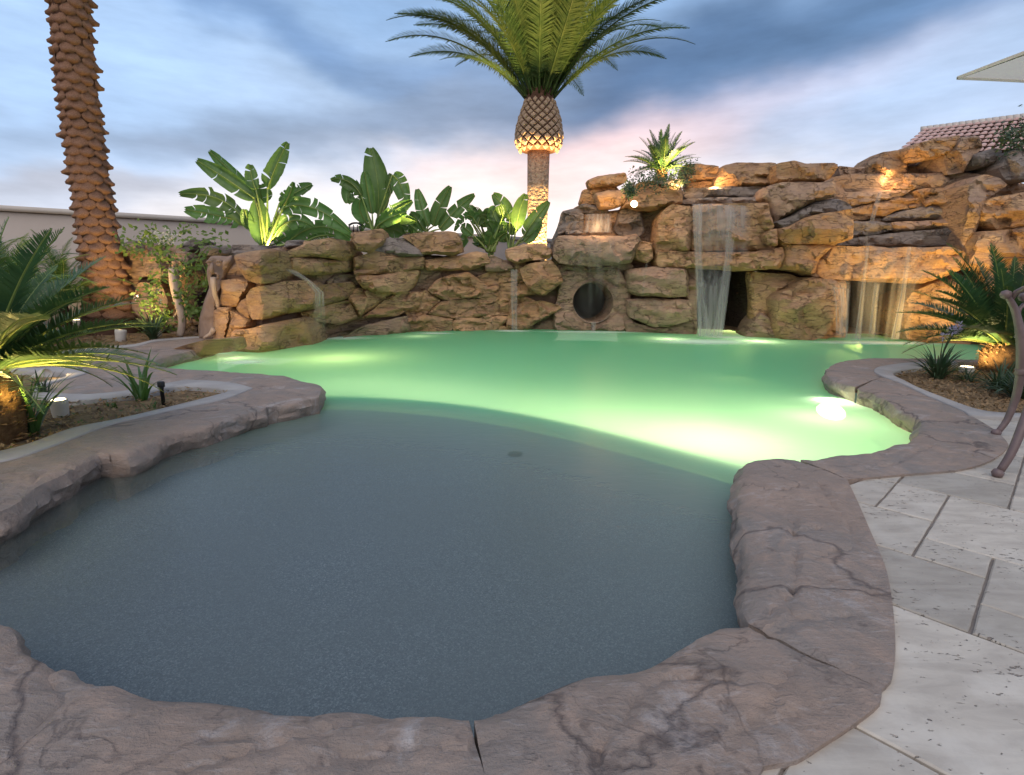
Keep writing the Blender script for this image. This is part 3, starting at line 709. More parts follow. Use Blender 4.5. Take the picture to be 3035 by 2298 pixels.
# finer strip of vertices along the shelf edge gives a crisp change of water body
edge_pts = []
def water_mesh():
    off = []
    tg = np.gradient(arc, axis=0); tg /= np.linalg.norm(tg, axis=1)[:, None]; nr = np.stack([-tg[:, 1], tg[:, 0]], 1)
    cand = np.concatenate([arc+nr*.03, arc-nr*.03, arc+nr*.12])
    ok = inside(pool, cand); cand = cand[ok]; cand = cand[segdist(cand, pool) > .03]
    base = V2[(segdist(V2, arc, False) > .15)]
    P = np.concatenate([pool, cand, base[segdist(base, pool) > .05]])
    E = [(i, (i+1) % len(pool)) for i in range(len(pool))]
    res = delaunay_2d_cdt([Vector(p) for p in P.tolist()], E, [], 0, 1e-6)
    V = np.array([tuple(v) for v in res[0]]); T = [tuple(t) for t in res[2]]
    cen = np.array([V[list(t)].mean(0) for t in T]); ok = inside(pool, cen)
    return V, [t for t, k in zip(T, ok) if k]
WV, WT = water_mesh()
water = obj('pool_water', np.column_stack([WV, np.full(len(WV), WZ)]), WT, M['water']); water['kind'] = 'structure'
dd = segdist(WV, arc, False); sg = np.where(inside(shelfpoly, WV), -dd, dd)
at = water.data.attributes.new('deep', 'FLOAT', 'POINT'); at.data.foreach_set('value', (np.clip(sg/.5, 0, 1)*.55+.45*np.exp(np.minimum(sg, 0)/1.0)).astype(np.float32))  # fading haze painted over the shelf in place of reflected sky
if water.data.polygons[0].normal.z < 0: water.data.flip_normals()

# tanning shelf
arc = arcs; shelfpoly = np.concatenate([arc, [(2.2, 1.0), (.5, .3), (-3, .3), (-3.4, 2.2), (-3.2, 3.8)]])
sv, stt, _ = fill(shelfpoly, .3, seed=2)
V = np.column_stack([sv, np.full(len(sv), -.30)]); na = len(arc); Fc = list(stt)
b0 = len(V); V = np.concatenate([V, np.column_stack([arc, np.full(na, -.315)]), np.column_stack([arc, np.full(na, -1.4)])])
Fc += [(b0+i, b0+i+1, b0+na+i+1, b0+na+i) for i in range(na-1)]
obj('tanning_shelf', V, Fc, M['pebble'])['kind'] = 'structure'
# deep floor and walls
n = len(pool); V = [np.column_stack([pool, np.full(n, -.43)]), np.column_stack([pool, np.full(n, -1.3)])]
Fc = [(i, (i+1) % n, n+(i+1) % n, n+i) for i in range(n)]
fv, ft, _ = fill(pool, .8, seed=3); V.append(np.column_stack([fv, np.full(len(fv), -1.3)]))
Fc += [tuple(2*n+i for i in t) for t in ft]
obj('pool_basin', np.concatenate(V), Fc, M['plaster'])['kind'] = 'structure'
# underwater bench and step edge beyond the right-hand spit
for pts, zz in (([(2415, 1012), (2450, 1022), (2500, 1035), (2560, 1055), (2600, 1070)], -.24), ([(2395, 1100), (2400, 1088), (2440, 1083), (2480, 1082)], -.30), ([(2400, 1100), (2430, 1118), (2470, 1128)], -.30)):
    P = spline(np.array([G(x, y, zz) for x, y in pts]), .05); o = obj('step_edge', *tube(P, .025, 6), M['rockdark']); o['kind'] = 'structure'
# drain in the shelf
dr = G(1527, 1347, -.298)
o = obj('shelf_drain', *lathe([(.055, 0), (.055, .008), (.035, .012), (.0, .012)], dr, 20), M['black']); tag(o, 'small round dark drain cover in the middle of the shallow shelf', 'drain')

# ground: soil everywhere but the pool
gp = np.array([(-60, -8), (60, -8), (60, 100), (-60, 100)])
gv, gt, _ = fill(resample(gp, 6), 5, holes=[pool[::2]], seed=5)
z = np.full(len(gv), -.055)
ground = obj('ground', np.column_stack([gv, z]), gt, M['soil']); ground['kind'] = 'structure'
outer = [(-2000, -2000), (2000, -2000), (2000, 2000), (-2000, 2000)]
V = [(*p, -.055) for p in outer]+[(*p, -.055) for p in gp]
obj('ground', V, [(0, 1, 5, 4), (1, 2, 6, 5), (2, 3, 7, 6), (3, 0, 4, 7)], M['soil'])['kind'] = 'structure'
# finer soil in the beds
def soil_bed(poly, step, seed, amp=.02):
    v, t, _ = fill(resample(np.array([g2(p) for p in poly]), step*1.2), step, seed=seed)
    n3 = np.column_stack([v, np.zeros(len(v))]); d = segdist(v, np.array([g2(p) for p in poly]))
    z = -.03+fbm(n3*5, seed, 4)*amp+np.minimum(d, .3)*.06
    obj('soil', np.column_stack([v, z]), t, M['soil'])['kind'] = 'structure'
soil_bed([('w', -3.6, 2.35), (0, 1341), (215, 1272), (334, 1248), (478, 1215), (621, 1179), (683, 1162), (640, 1154), (549, 1148), (440, 1167), (334, 1182), (239, 1191), (158, 1186), (88, 1170), (110, 1140), (185, 1122), (200, 1113), (80, 1103), (-40, 1097), ('w', -9, 5.2), ('w', -8, 2.5)], .05, 11)
soil_bed([('w', -9.5, 5.6), (-20, 1080), (130, 1049), (285, 1031), (395, 1022), (465, 1007), (640, 993), ('w', -5.4, 9.5), ('w', -9.5, 10.4)], .09, 12)
soil_bed([(2840, 1083), (2712, 1095), (2668, 1101), (2649, 1108), (2654, 1118), (2680, 1130), (2725, 1153), (2792, 1180), (2880, 1212), (2935, 1224), (3050, 1230), ('w', 9.5, 4.6), ('w', 9.5, 7.6), (2950, 1068)], .05, 13)

# pool lamps under water, some added to spread glow and warm the rocks
for (x, y, z, e, r_) in [(2150, 1310, -.85, 62, .4), (1950, 1320, -.9, 30, .4), (1800, 1275, -1.0, 36, .4), (1550, 1225, -1.05, 38, .45), (1250, 1180, -1.05, 36, .45), (1050, 1140, -1.0, 22, .4), (700, 1062, -.35, 5, .1), (1240, 997, -.4, 4, .15), (2250, 1012, -.4, 20, .15), (1980, 1005, -.4, 14, .15), (2440, 1240, -.55, 16, .15)]:
    q = G(x, y, WZ); light('POINT', (q[0], q[1], z), e*.70, (1, .95, .66), shadow_soft_size=r_, name='pool_lamp_and_fill')
pl = G(2462, 1222, -.27); o = empty('pool_lamp', pl, 'dazzling round underwater lamp in the cove beside the right-hand coping', 'pool lamp')
ax_ = (-.1, -.5, 1.)
obj('lamp_lens', *lathe([(.13, 0), (.12, .02), (.08, .035), (0, .04)], pl, 24, ax_), M['poollamp'], o)
obj('lamp_rim', *lathe([(.15, -.06), (.155, .0), (.13, .012), (.13, -.05)], pl, 24, ax_), M['metal'], o)

# ------------------------------------------------------------------ rock work
def rock(parent, name, poly, off=0., bulge=.2, thick=.7, seed=0, lean=0., mat_='rock', res=None, holes=(), rough=1., crack=1., Y=None, facets=5, edge=None):
    P = np.array(poly, float)
    Yf = (lambda x: np.full(np.shape(x), float(Y))) if Y is not None else wallY
    cx, cy = P.mean(0); Ym = float(Yf(cx))+off; s = Ym/PF
    size = max(np.ptp(P[:, 0]), np.ptp(P[:, 1]))*s
    if res is None: res = min(.075, max(.03, size/18))
    # rounded, slightly ragged outline
    Q = P*s
    area = .5*np.sum(Q[:, 0]*np.roll(Q[:, 1], -1)-np.roll(Q[:, 0], -1)*Q[:, 1])
    if area < 0: Q = Q[::-1]
    for cc_ in ((.10, .22) if size > .45 else (.08,)):                          # corner cutting
        a = Q*(1-cc_)+np.roll(Q, -1, 0)*cc_; b = Q*cc_+np.roll(Q, -1, 0)*(1-cc_)
        Q = np.stack([a, b], 1).reshape(-1, 2)
    Q = resample(Q, res)
    keep = [0]+[i for i in range(1, len(Q)) if np.linalg.norm(Q[i]-Q[i-1]) > res*.25]; Q = Q[keep]
    n3 = np.column_stack([Q, np.full(len(Q), seed*1.7)])
    Q = Q+np.stack([fbm(n3*4, seed, 3), fbm(n3*4+50, seed+1, 3)], 1)*min(.035, size*.04)
    Hs = [np.array(h, float)*s for h in holes]
    V2, T, nl = fill(Q, res, holes=Hs, seed=seed)
    d = segdist(V2, Q); r = edge or max(bulge*.5, .02); t = np.clip(d/r, 0, 1)
    e = bulge*np.sqrt(np.maximum(0, 1-(1-t)**2))
    rs = np.random.RandomState(seed+100); c = Q.mean(0); f = np.full(len(V2), 9.)
    for k in range(facets):
        g = rs.randn(2)*np.array([.55, .6]); g[1] += .1     # tops tip back more often
        if k == 0: g = np.array([rs.randn()*.1, .75])
        q = (V2-c); f = np.minimum(f, bulge*(.7+rs.rand()*.4)+(q@g)*(bulge/ max(size, .2))*2.6+(q@g)*.25)
    f = np.maximum(np.minimum(e, f), np.minimum(e, .03))
    # chipped planes: every patch of the face has its own small tilt
    K = int(np.clip(size*size*5, 3, 26)); sd_ = V2[rs.randint(len(V2), size=K)]; A2 = np.array([1., 1.9])
    n3q = np.column_stack([V2, np.zeros(len(V2))])*3; Vw = V2+np.stack([fbm(n3q, seed+31, 2), fbm(n3q, seed+37, 2)], 1)*.06
    D2 = np.stack([(((Vw-q)*A2)**2).sum(1)**.5 for q in sd_], 1); w2 = np.exp(-(D2-D2.min(1)[:, None])/.012); w2 /= w2.sum(1)[:, None]
    pl = np.stack([rs.uniform(-1, 1)*.035+(V2-q)@(rs.randn(2)*np.array([.16, .22])) for q in sd_], 1)
    f = f+np.clip((w2*pl).sum(1), -.09, .09)*min(1.2, .3+size)*rough*np.clip(d/.05, .1, 1)
    p3 = np.column_stack([V2[:, 0], V2[:, 1], f])+seed*3.3
    a = rough*min(1, .35+size)
    sdir = rs.randn()*.12
    lay = (p3[:, 1]+p3[:, 0]*sdir)*rs.uniform(4.5, 7.5)+fbm(p3*1.5, seed+5, 3)*1.1
    fr = lay-np.floor(lay); st = np.clip(fr/.22, 0, 1)*(1-fr)*1.0
    gate = np.clip(vn(p3*1.3, seed+9)*3-1.1, 0, 1)
    f = f+(st*.035*gate+fbm(p3*2.2, seed+2, 4, .55)*.055+fbm(p3*7, seed+3, 3, .6)*.018)*a*np.clip(d/.05, .2, 1)
    f = f-ridge(p3*np.array([1.1, 2.1, 1.1]), seed+7, .05)*.045*crack*np.clip(d/.04, 0, 1)
    for h in Hs:
        f = f*np.clip(segdist(V2, h)/.12, .15, 1)
    px = V2/s
    zup = (c[1]-V2[:, 1])                           # height above the middle, metres
    Yv = Yf(px[:, 0])+off+lean*zup-f
    D = _F[None]*PF+_R[None]*(px[:, :1]-PW/2)-_U[None]*(px[:, 1:]-PH/2)
    W = np.array([0, 0, EYE])+D*(Yv/D[:, 1])[:, None]
    Fc = [t_[::-1] for t_ in T]
    W = [W]; cnt = len(V2); b = 0
    for li, nlp in enumerate(nl):
        ring = W[0][b:b+nlp]; cc = W[0][:nl[0]].mean(0) if li == 0 else ring.mean(0)
        r1 = ring.copy(); r1 = cc+(ring-cc)*([1.0, 1, .99] if li == 0 else 1.); r1[:, 1] = ring[:, 1]+thick*.45
        r2 = cc+(ring-cc)*([.86, 1, .86] if li == 0 else 1.); r2[:, 1] = ring[:, 1]+thick
        if li == 0: r1 = r1+np.stack([fbm(ring*3, seed+11, 3)*.03]*3, 1)
        W += [r1, r2]
        A = list(range(b, b+nlp)); B1 = list(range(cnt, cnt+nlp)); B2 = list(range(cnt+nlp, cnt+2*nlp)); cnt += 2*nlp
        for i in range(nlp):
            j = (i+1) % nlp
            Fc += [(A[i], A[j], B1[j], B1[i]), (B1[i], B1[j], B2[j], B2[i])]
        if li == 0 and not Hs: Fc.append(tuple(B2[::-1]))
        b += nlp
    o = obj(name, np.concatenate(W), Fc, M[mat_], parent); auto_smooth(o, 42); return o

def c1(*p): return [(.4777*x, 550+.4777*y) for x, y in p]
def c2(*p): return [(560+.3617*x, 600+.3617*y) for x, y in p]
def c3(*p): return [(1250+.3617*x, 550+.3617*y) for x, y in p]
def c4(*p): return [(1700+.418*x, 350+.418*y) for x, y in p]
def c5(*p): return [(2400+.4774*x, 300+.4774*y) for x, y in p]

def courses(parent, region, rowh, colw, seed, off=.0, bulge=.07, slope=0., mat_='rock', thick=.3):
    """broken small stones filling a region: uneven cells of a cracked face"""
    r = np.random.RandomState(seed); P = np.array(region, float); lo, hi = P.min(0), P.max(0)
    pts = []; y = lo[1]-rowh
    while y < hi[1]+rowh:
        x = lo[0]-colw*r.rand()*1.5
        while x < hi[0]+colw:
            pts.append((x+r.randn()*colw*.22, y+r.randn()*rowh*.26)); x += colw*r.uniform(.5, 1.6)
        y += rowh*r.uniform(.75, 1.3)
    pts = np.array(pts); sx = rowh/colw; S = pts*np.array([sx, 1.]); S[:, 1] -= slope*(pts[:, 0]-lo[0])
    for i in range(len(pts)):
        if not inside(P, pts[i][None])[0] or segdist(pts[i][None], P)[0] < rowh*.25: continue
        c = S[i]; m_ = rowh*1.6; cell = [c+np.array(v)*m_ for v in ((-1, -1), (1, -1), (1, 1), (-1, 1))]
        for j in np.argsort(((S-c)**2).sum(1))[1:14]:
            q = S[j]; mid = (c+q)/2; n_ = c-q; L = np.linalg.norm(n_); n_ = n_/L; mid = mid+n_*.35; o_ = []
            for k in range(len(cell)):
                u, v = cell[k], cell[(k+1) % len(cell)]; du, dv = (u-mid)@n_, (v-mid)@n_
                if du >= 0: o_.append(u)
                if du*dv < 0: o_.append(u+(v-u)*du/(du-dv))
            cell = o_
            if len(cell) < 3: break
        if len(cell) < 3: continue
        cell = np.array(cell); cell[:, 1] += slope*(cell[:, 0]/sx-lo[0]); cell[:, 0] /= sx
        rock(parent, 'stone', cell, off+r.uniform(-.07, .05), bulge*r.uniform(.6, 1.5), thick, int(r.randint(9999)), mat_=mat_, res=.04, crack=1.3, rough=1.5, facets=4, edge=.022)

# -- low boulder wall on the left
wall = empty('boulder_wall', (-2.5, 9.6, 0), 'low ochre boulder wall along the left and back edge of the pool', 'rock wall')
def B(parent, pts, *a, **k): return rock(parent, 'boulder', pts, *a, **k)
W_ = wall
rock(W_, 'rock_backing', c2((230, 640), (440, 430), (780, 360), (1300, 400), (1340, 470), (1950, 430), (2300, 470), (2300, 1300), (1000, 1290), (240, 1250)), .34, .1, .7, 901, mat_='rock2')
rock(W_, 'rock_backing', c3((-100, 600), (300, 570), (560, 610), (1100, 620), (1180, 660), (1130, 1300), (-100, 1320)), .34, .1, .7, 902, mat_='rock2')
B(W_, c2((350, 350), (500, 355), (800, 360), (830, 600), (800, 640), (700, 620), (500, 600), (350, 420)), .45, .15, .5, 1, mat_='rockgrey')
B(W_, c2((365, 430), (560, 395), (745, 385), (768, 480), (770, 570), (690, 662), (560, 672), (470, 640), (400, 540)), -.15, .3, .7, 2)
B(W_, c2((250, 640), (360, 625), (480, 650), (490, 710), (440, 760), (400, 850), (330, 865), (240, 840), (265, 740)), .12, .22, .7, 3)
B(W_, c2((200, 890), (240, 860), (330, 868), (345, 960), (310, 1060), (300, 1145), (200, 1130), (200, 1000)), .0, .18, .6, 4)
B(W_, c2((330, 880), (400, 920), (490, 965), (485, 1030), (400, 1055), (370, 1130), (300, 1142), (320, 1050), (345, 960)), -.05, .16, .6, 5)
B(W_, c2((470, 770), (520, 700), (700, 670), (790, 640), (980, 640), (1040, 680), (1062, 800), (1040, 860), (900, 905), (780, 912), (600, 965), (515, 970), (480, 890)), -.12, .32, .8, 6)
B(W_, c2((385, 870), (430, 800), (475, 780), (500, 900), (512, 965), (440, 940)), .05, .12, .4, 7)
B(W_, c2((345, 1080), (380, 1050), (520, 1035), (620, 1000), (860, 950), (930, 960), (980, 1030), (1018, 1148), (1000, 1200), (570, 1235), (345, 1245)), -.22, .3, .9, 8)
B(W_, c2((800, 400), (930, 350), (940, 310), (1190, 290), (1290, 295), (1348, 400), (1350, 440), (1300, 455), (1280, 475), (1000, 450), (900, 450), (810, 450)), .0, .24, .8, 9)
B(W_, c2((815, 455), (1000, 452), (1150, 475), (1300, 465), (1308, 550), (1250, 572), (1000, 602), (900, 580), (830, 560)), .04, .2, .7, 10)
B(W_, c2((780, 345), (800, 315), (930, 308), (960, 340), (920, 372), (800, 380)), .3, .15, .5, 11, mat_='rockgrey')
B(W_, c2((1310, 250), (1590, 213), (1598, 300), (1570, 345), (1470, 417), (1360, 392), (1330, 330)), -.08, .24, .6, 12, lean=.3)
B(W_, c2((1470, 415), (1580, 300), (1620, 288), (1780, 290), (1895, 380), (1920, 435), (1760, 445), (1540, 398)), .02, .22, .7, 13, lean=.5, mat_='rockgrey')
B(W_, c2((1345, 450), (1450, 425), (1530, 400), (1760, 448), (1925, 438), (1922, 545), (1760, 572), (1540, 592), (1345, 600)), -.02, .24, .8, 14)
B(W_, c2((1345, 605), (1550, 595), (1900, 550), (1862, 650), (1820, 712), (1720, 756), (1560, 746), (1420, 712)), -.04, .26, .8, 15)
B(W_, c2((1735, 275), (1907, 248), (2030, 235), (2190, 245), (2238, 312), (2238, 412), (2160, 436), (1990, 420), (1910, 432), (1840, 350)), -.02, .26, .8, 16, lean=.2)
B(W_, c2((1920, 470), (2140, 445), (2360, 400), (2440, 420), (2480, 500), (2300, 560), (1940, 560)), .05, .2, .7, 17)
B(W_, c2((1250, 1105), (1450, 1000), (1790, 930), (1810, 1060), (1600, 1110), (1300, 1130)), -.02, .14, .6, 18, mat_='rock2')
B(W_, c2((1120, 640), (1200, 600), (1350, 590), (1400, 700), (1300, 760), (1130, 740)), .25, .12, .5, 19, mat_='rock2')
courses(W_, c2((1110, 660), (1340, 620), (1400, 720), (1490, 750), (1810, 770), (1830, 940), (1430, 1010), (1290, 1110), (1000, 1120), (990, 950), (1110, 880)), 52, 110, 31, .12, .07, -.18)
courses(W_, c2((1830, 640), (1900, 560), (2440, 520), (2460, 700), (2680, 640), (2690, 1100), (1800, 1130), (1800, 760)), 56, 150, 32, .10, .06, -.10)
courses(W_, c3((380, 560), (700, 640), (790, 700), (780, 1190), (-100, 1200), (-100, 1050), (500, 1000)), 56, 150, 33, .10, .06, -.16)
B(W_, c3((510, 640), (560, 560), (740, 640), (765, 690), (640, 710), (520, 700)), .05, .12, .5, 20, mat_='rock2')
B(W_, c3((680, 525), (820, 482), (1000, 473), (1062, 520), (1066, 590), (900, 612), (780, 647), (700, 612)), -.12, .26, .7, 21, lean=.2)
B(W_, c3((800, 680), (880, 640), (1060, 605), (1120, 680), (1162, 790), (1080, 852), (1000, 908), (900, 872), (830, 780)), -.14, .3, .7, 22)
courses(W_, c3((790, 850), (1080, 890), (1060, 1190), (790, 1190)), 50, 130, 34, .06, .06, -.12)

# rock edge of the deck beside the wall
B(W_, [(436, 1078), (520, 1030), (600, 1010), (690, 1005), (700, 1040), (640, 1050), (560, 1062), (500, 1084)], -.0, .10, .5, 23, Y=7.35, lean=-.9)

# -- dark rock face behind the left planting bed
dark = empty('garden_rock_wall', (-5.5, 9.9, 0), 'dark rock wall overgrown with vines behind the palm bed', 'rock wall')
B(dark, c1((700, 400), (840, 345), (1060, 370), (1240, 390), (1420, 400), (1450, 1000), (1000, 990), (700, 960)), .25, .15, .6, 40, mat_='rock2', Y=9.7)
B(dark, c1((760, 360), (840, 338), (850, 400), (780, 425)), -.05, .12, .4, 41, mat_='rockgrey', Y=9.7)
B(dark, c1((1110, 385), (1190, 330), (1255, 340), (1240, 400), (1130, 430)), -.05, .15, .5, 42, mat_='rockgrey', Y=9.6)
B(dark, c1((1240, 380), (1400, 368), (1590, 398), (1600, 440), (1440, 440), (1240, 435)), -.1, .12, .5, 43, mat_='rockgrey', Y=9.5)
B(dark, c1((880, 430), (960, 410), (1050, 440), (1060, 540), (1000, 600), (900, 560)), -.1, .2, .5, 44, Y=9.7, mat_='rock2')
B(dark, c1((860, 600), (1000, 610), (1040, 720), (1000, 850), (880, 860), (800, 760)), -.05, .2, .5, 45, Y=9.7, mat_='rock2')
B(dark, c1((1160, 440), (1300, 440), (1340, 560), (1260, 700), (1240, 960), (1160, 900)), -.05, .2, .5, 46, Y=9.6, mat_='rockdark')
B(dark, c1((1230, 780), (1340, 760), (1360, 900), (1330, 980), (1230, 960)), -.2, .15, .5, 47, Y=9.3, mat_='rock2')
courses(dark, c1((1040, 820), (1250, 820), (1250, 970), (1040, 960)), 14, 34, 48, .1, .05, 0., 'rock2')

# -- grotto
gro = empty('waterfall_grotto', (4.5, 11.4, 0), 'tall ochre rock grotto with two caves, a slide tunnel and stepped spillways', 'rock grotto')
g = gro
# masses behind the facing stones, leaving the two caves and the tunnel open
rock(g, 'rock_backing', c3((1100, 430), (1300, 250), (1900, 150), (2212, 150), (2212, 760), (1700, 760), (1150, 740)), .5, .1, .8, 911, mat_='rock2')
rock(g, 'rock_backing', c4((-60, 980), (880, 990), (878, 1640), (560, 1640), (330, 1640), (330, 1110), (-60, 1110)), .40, .06, .8, 912, mat_='rock2')
rock(g, 'rock_backing', c4((580, 640), (1400, 600), (1914, 560), (1990, 1000), (1740, 1150), (1250, 1075), (880, 1060), (590, 1050)), .5, .08, .8, 913, mat_='rock2')
rock(g, 'rock_backing', c4((1340, 1060), (1700, 1100), (1940, 1160), (1925, 1660), (1240, 1640)), .5, .08, .8, 914, mat_='rock2')
rock(g, 'rock_backing', c5((0, 460), (1000, 440), (1400, 520), (1400, 1000), (940, 1060), (700, 1110), (0, 1100)), .75, .08, .8, 915, mat_='rock2')
rock(g, 'rock_backing', c5((600, 1120), (760, 1060), (1400, 960), (1400, 1660), (620, 1660), (560, 1400)), .4, .08, .8, 916, mat_='rock2')
# tunnel block with its round pipe
cxh, cyh = 1250+.3617*1405, 550+.3617*957; rh = 166*.3617
hole = [(cxh+rh*math.cos(q), cyh+rh*math.sin(q)*.97) for q in np.linspace(0, 2*math.pi, 40, endpoint=False)]
rock(g, 'tunnel_block', c3((1090, 1010), (1120, 850), (1160, 720), (1300, 672), (1420, 690), (1620, 672), (1700, 800), (1720, 1000), (1700, 1200), (1080, 1200)), .08, .16, 1.2, 50, holes=[hole], mat_='rock2', res=.05)
hc = AY(cxh, cyh, 12.25)
rp = rh*12.2/PF
pipe = [(rp*1.02, 0), (rp*1.02, 1.6), (rp*.96, 2.2), (rp*.8, 2.5)]
pv, pf = lathe(pipe, (0, 0, 0), 36); pf = pf[:-2]; pv = np.stack([pv[:, 0]+hc[0]+pv[:, 2]*.12, pv[:, 2]+12.2, pv[:, 1]+hc[2]], 1)
pv = np.concatenate([pv, [[hc[0]+.3, 14.75, hc[2]]]]); pf += [(3*36+k, 3*36+(k+1) % 36, len(pv)-1) for k in range(36)]
M['tube'] = simple('slide_tube_plaster', (.42, .38, .34), (.48, .44, .39), 4, .5, .002)
obj('slide_tube', pv, pf, M['tube'], g)
B(g, c3((1150, 655), (1300, 640), (1700, 620), (1745, 670), (1650, 702), (1300, 708), (1170, 690)), .05, .12, .7, 51, mat_='rock2')
B(g, c3((1060, 600), (1095, 560), (1180, 650), (1200, 780), (1150, 830), (1110, 720)), .1, .12, .5, 52, mat_='rock2')
B(g, c3((1108, 420), (1150, 408), (1400, 412), (1640, 412), (1760, 395), (1795, 440), (1725, 640), (1600, 652), (1400, 662), (1120, 640), (1072, 580)), -.3, .3, 1.1, 53, mat_='rock2', crack=.5)
B(g, c3((1180, 375), (1260, 362), (1330, 385), (1300, 402), (1190, 402)), -.1, .08, .4, 54, mat_='rockgrey')
B(g, c3((1062, 470), (1100, 380), (1150, 270), (1160, 208), (1280, 190), (1320, 240), (1310, 370), (1150, 405), (1110, 470), (1080, 540)), .35, .2, .8, 55, mat_='rockgrey')
B(g, c3((1300, 235), (1590, 212), (1575, 370), (1440, 390), (1320, 380)), .55, .1, .6, 56, mat_='rock')
B(g, c3((1740, 480), (1800, 455), (1885, 470), (1898, 600), (1850, 640), (1745, 600)), -.2, .2, .5, 57)
B(g, c3((1680, 690), (1900, 663), (2165, 680), (2192, 780), (2182, 917), (1900, 912), (1760, 902), (1690, 860)), -.18, .28, .9, 58, mat_='rock2')
B(g, c3((1665, 935), (1850, 925), (2212, 935), (2225, 1100), (2010, 1162), (1900, 1162), (1700, 1080)), -.1, .26, .9, 59, mat_='rock2')
B(g, c3((1660, 1050), (1750, 1130), (2000, 1172), (2225, 1100), (2225, 1225), (1660, 1215)), .0, .15, .7, 60, mat_='rock2')
B(g, c4((780, 1070), (885, 1068), (880, 1300), (878, 1540), (810, 1540), (800, 1300)), .05, .12, .9, 61, mat_='rock2')
# upper left cascade rocks
B(g, c4((88, 445), (170, 410), (370, 385), (382, 450), (310, 475), (110, 492)), .25, .2, .6, 62)
B(g, c4((60, 505), (300, 475), (330, 520), (180, 535), (170, 625), (35, 610)), .5, .15, .6, 63)
B(g, c4((148, 532), (250, 512), (372, 513), (395, 580), (310, 637), (190, 642)), .1, .26, .6, 64)
B(g, c4((0, 640), (60, 608), (170, 622), (250, 652), (240, 675), (60, 672)), .4, .1, .5, 65, mat_='rockgrey')
B(g, c4((-60, 700), (0, 655), (78, 680), (72, 812), (0, 800), (-50, 790)), .3, .12, .5, 66, mat_='rockgrey')
B(g, c4((290, 790), (330, 650), (400, 640), (480, 655), (505, 800), (470, 850), (440, 835), (310, 825)), .25, .2, .8, 67, mat_='rockgrey')
B(g, c4((335, 640), (420, 520), (450, 458), (560, 438), (620, 500), (770, 480), (778, 612), (625, 622), (600, 652), (480, 655), (400, 625)), .0, .3, .8, 68, mat_='rock')
B(g, c4((560, 445), (620, 436), (770, 440), (772, 485), (640, 498)), .15, .12, .6, 69, mat_='rockgrey')
B(g, c4((380, 470), (440, 450), (420, 520), (380, 560), (370, 515)), .3, .1, .4, 70, mat_='rockgrey')
# upper middle: ledges and the main spill block
B(g, c4((785, 325), (900, 325), (1040, 340), (1005, 430), (890, 432), (795, 455)), .75, .16, .6, 71)
B(g, c4((995, 480), (1050, 345), (1160, 312), (1300, 318), (1440, 316), (1432, 452), (1380, 482), (1000, 497)), .6, .25, .8, 72)
B(g, c4((1440, 320), (1560, 300), (1640, 320), (1860, 320), (1882, 350), (1790, 440), (1700, 456), (1438, 452)), .2, .26, .8, 73)
B(g, c4((795, 452), (1000, 445), (1032, 498), (800, 502)), .85, .05, .4, 74)
B(g, c4((772, 505), (1000, 492), (1375, 484), (1345, 562), (1050, 565), (780, 572)), .45, .12, .5, 75, mat_='rockgrey')
B(g, c4((772, 575), (1050, 564), (1340, 562), (1325, 602), (1000, 612), (775, 615)), .28, .12, .5, 76, mat_='rockgrey')
B(g, c4((590, 830), (612, 690), (700, 608), (790, 625), (835, 625), (838, 800), (822, 945), (700, 938), (590, 1000), (582, 930)), -.18, .26, .9, 77)
B(g, c4((830, 618), (1100, 606), (1260, 606), (1385, 596), (1392, 700), (1385, 860), (1440, 920), (1310, 942), (1000, 940), (825, 945)), -.12, .22, .9, 78)
B(g, c4((586, 1050), (600, 945), (820, 948), (1100, 946), (1310, 948), (1492, 918), (1500, 985), (1462, 1072), (1280, 1084), (900, 1066), (700, 1062)), -.22, .28, 1.0, 79)
B(g, c4((1342, 675), (1390, 660), (1425, 770), (1402, 800), (1360, 780)), -.38, .12, .3, 80)
B(g, c4((1352, 830), (1400, 790), (1446, 782), (1450, 905), (1385, 902)), -.38, .12, .3, 81)
B(g, c4((1330, 570), (1380, 480), (1480, 453), (1780, 457), (1850, 418), (1864, 560), (1700, 592), (1500, 705), (1435, 745), (1398, 690), (1392, 600)), .0, .28, .9, 82, mat_='rock2')
B(g, c4((1430, 740), (1560, 690), (1700, 592), (1860, 573), (1960, 605), (1985, 640), (1700, 695), (1500, 785)), -.1, .25, .9, 83, lean=.6, mat_='rockgrey')
B(g, c4((1450, 795), (1520, 770), (1680, 690), (1900, 660), (1985, 645), (1988, 860), (1900, 890), (1500, 892), (1450, 850)), -.28, .32, 1.0, 84)
B(g, c4((1455, 890), (1885, 888), (1830, 922), (1740, 1000), (1715, 1100), (1748, 1138), (1600, 1092), (1462, 1066), (1500, 985), (1500, 915)), -.15, .24, .9, 85)
# pier between the caves
B(g, c4((1240, 1090), (1300, 1090), (1500, 1105), (1640, 1140), (1655, 1200), (1480, 1225), (1430, 1280), (1380, 1400), (1262, 1490), (1252, 1250)), .1, .16, .3, 86)
B(g, c4((1425, 1290), (1480, 1230), (1560, 1215), (1640, 1160), (1680, 1130), (1880, 1150), (1895, 1300), (1865, 1400), (1780, 1560), (1580, 1590), (1450, 1560), (1440, 1380)), -.3, .34, 1.0, 87)
B(g, c4((1215, 1550), (1260, 1450), (1330, 1375), (1400, 1420), (1445, 1500), (1445, 1580), (1300, 1575)), -.05, .2, .6, 88, mat_='rock2')
B(g, c5((110, 1110), (232, 1118), (215, 1300), (205, 1420), (190, 1450), (60, 1490), (60, 1300)), .1, .15, .5, 89)
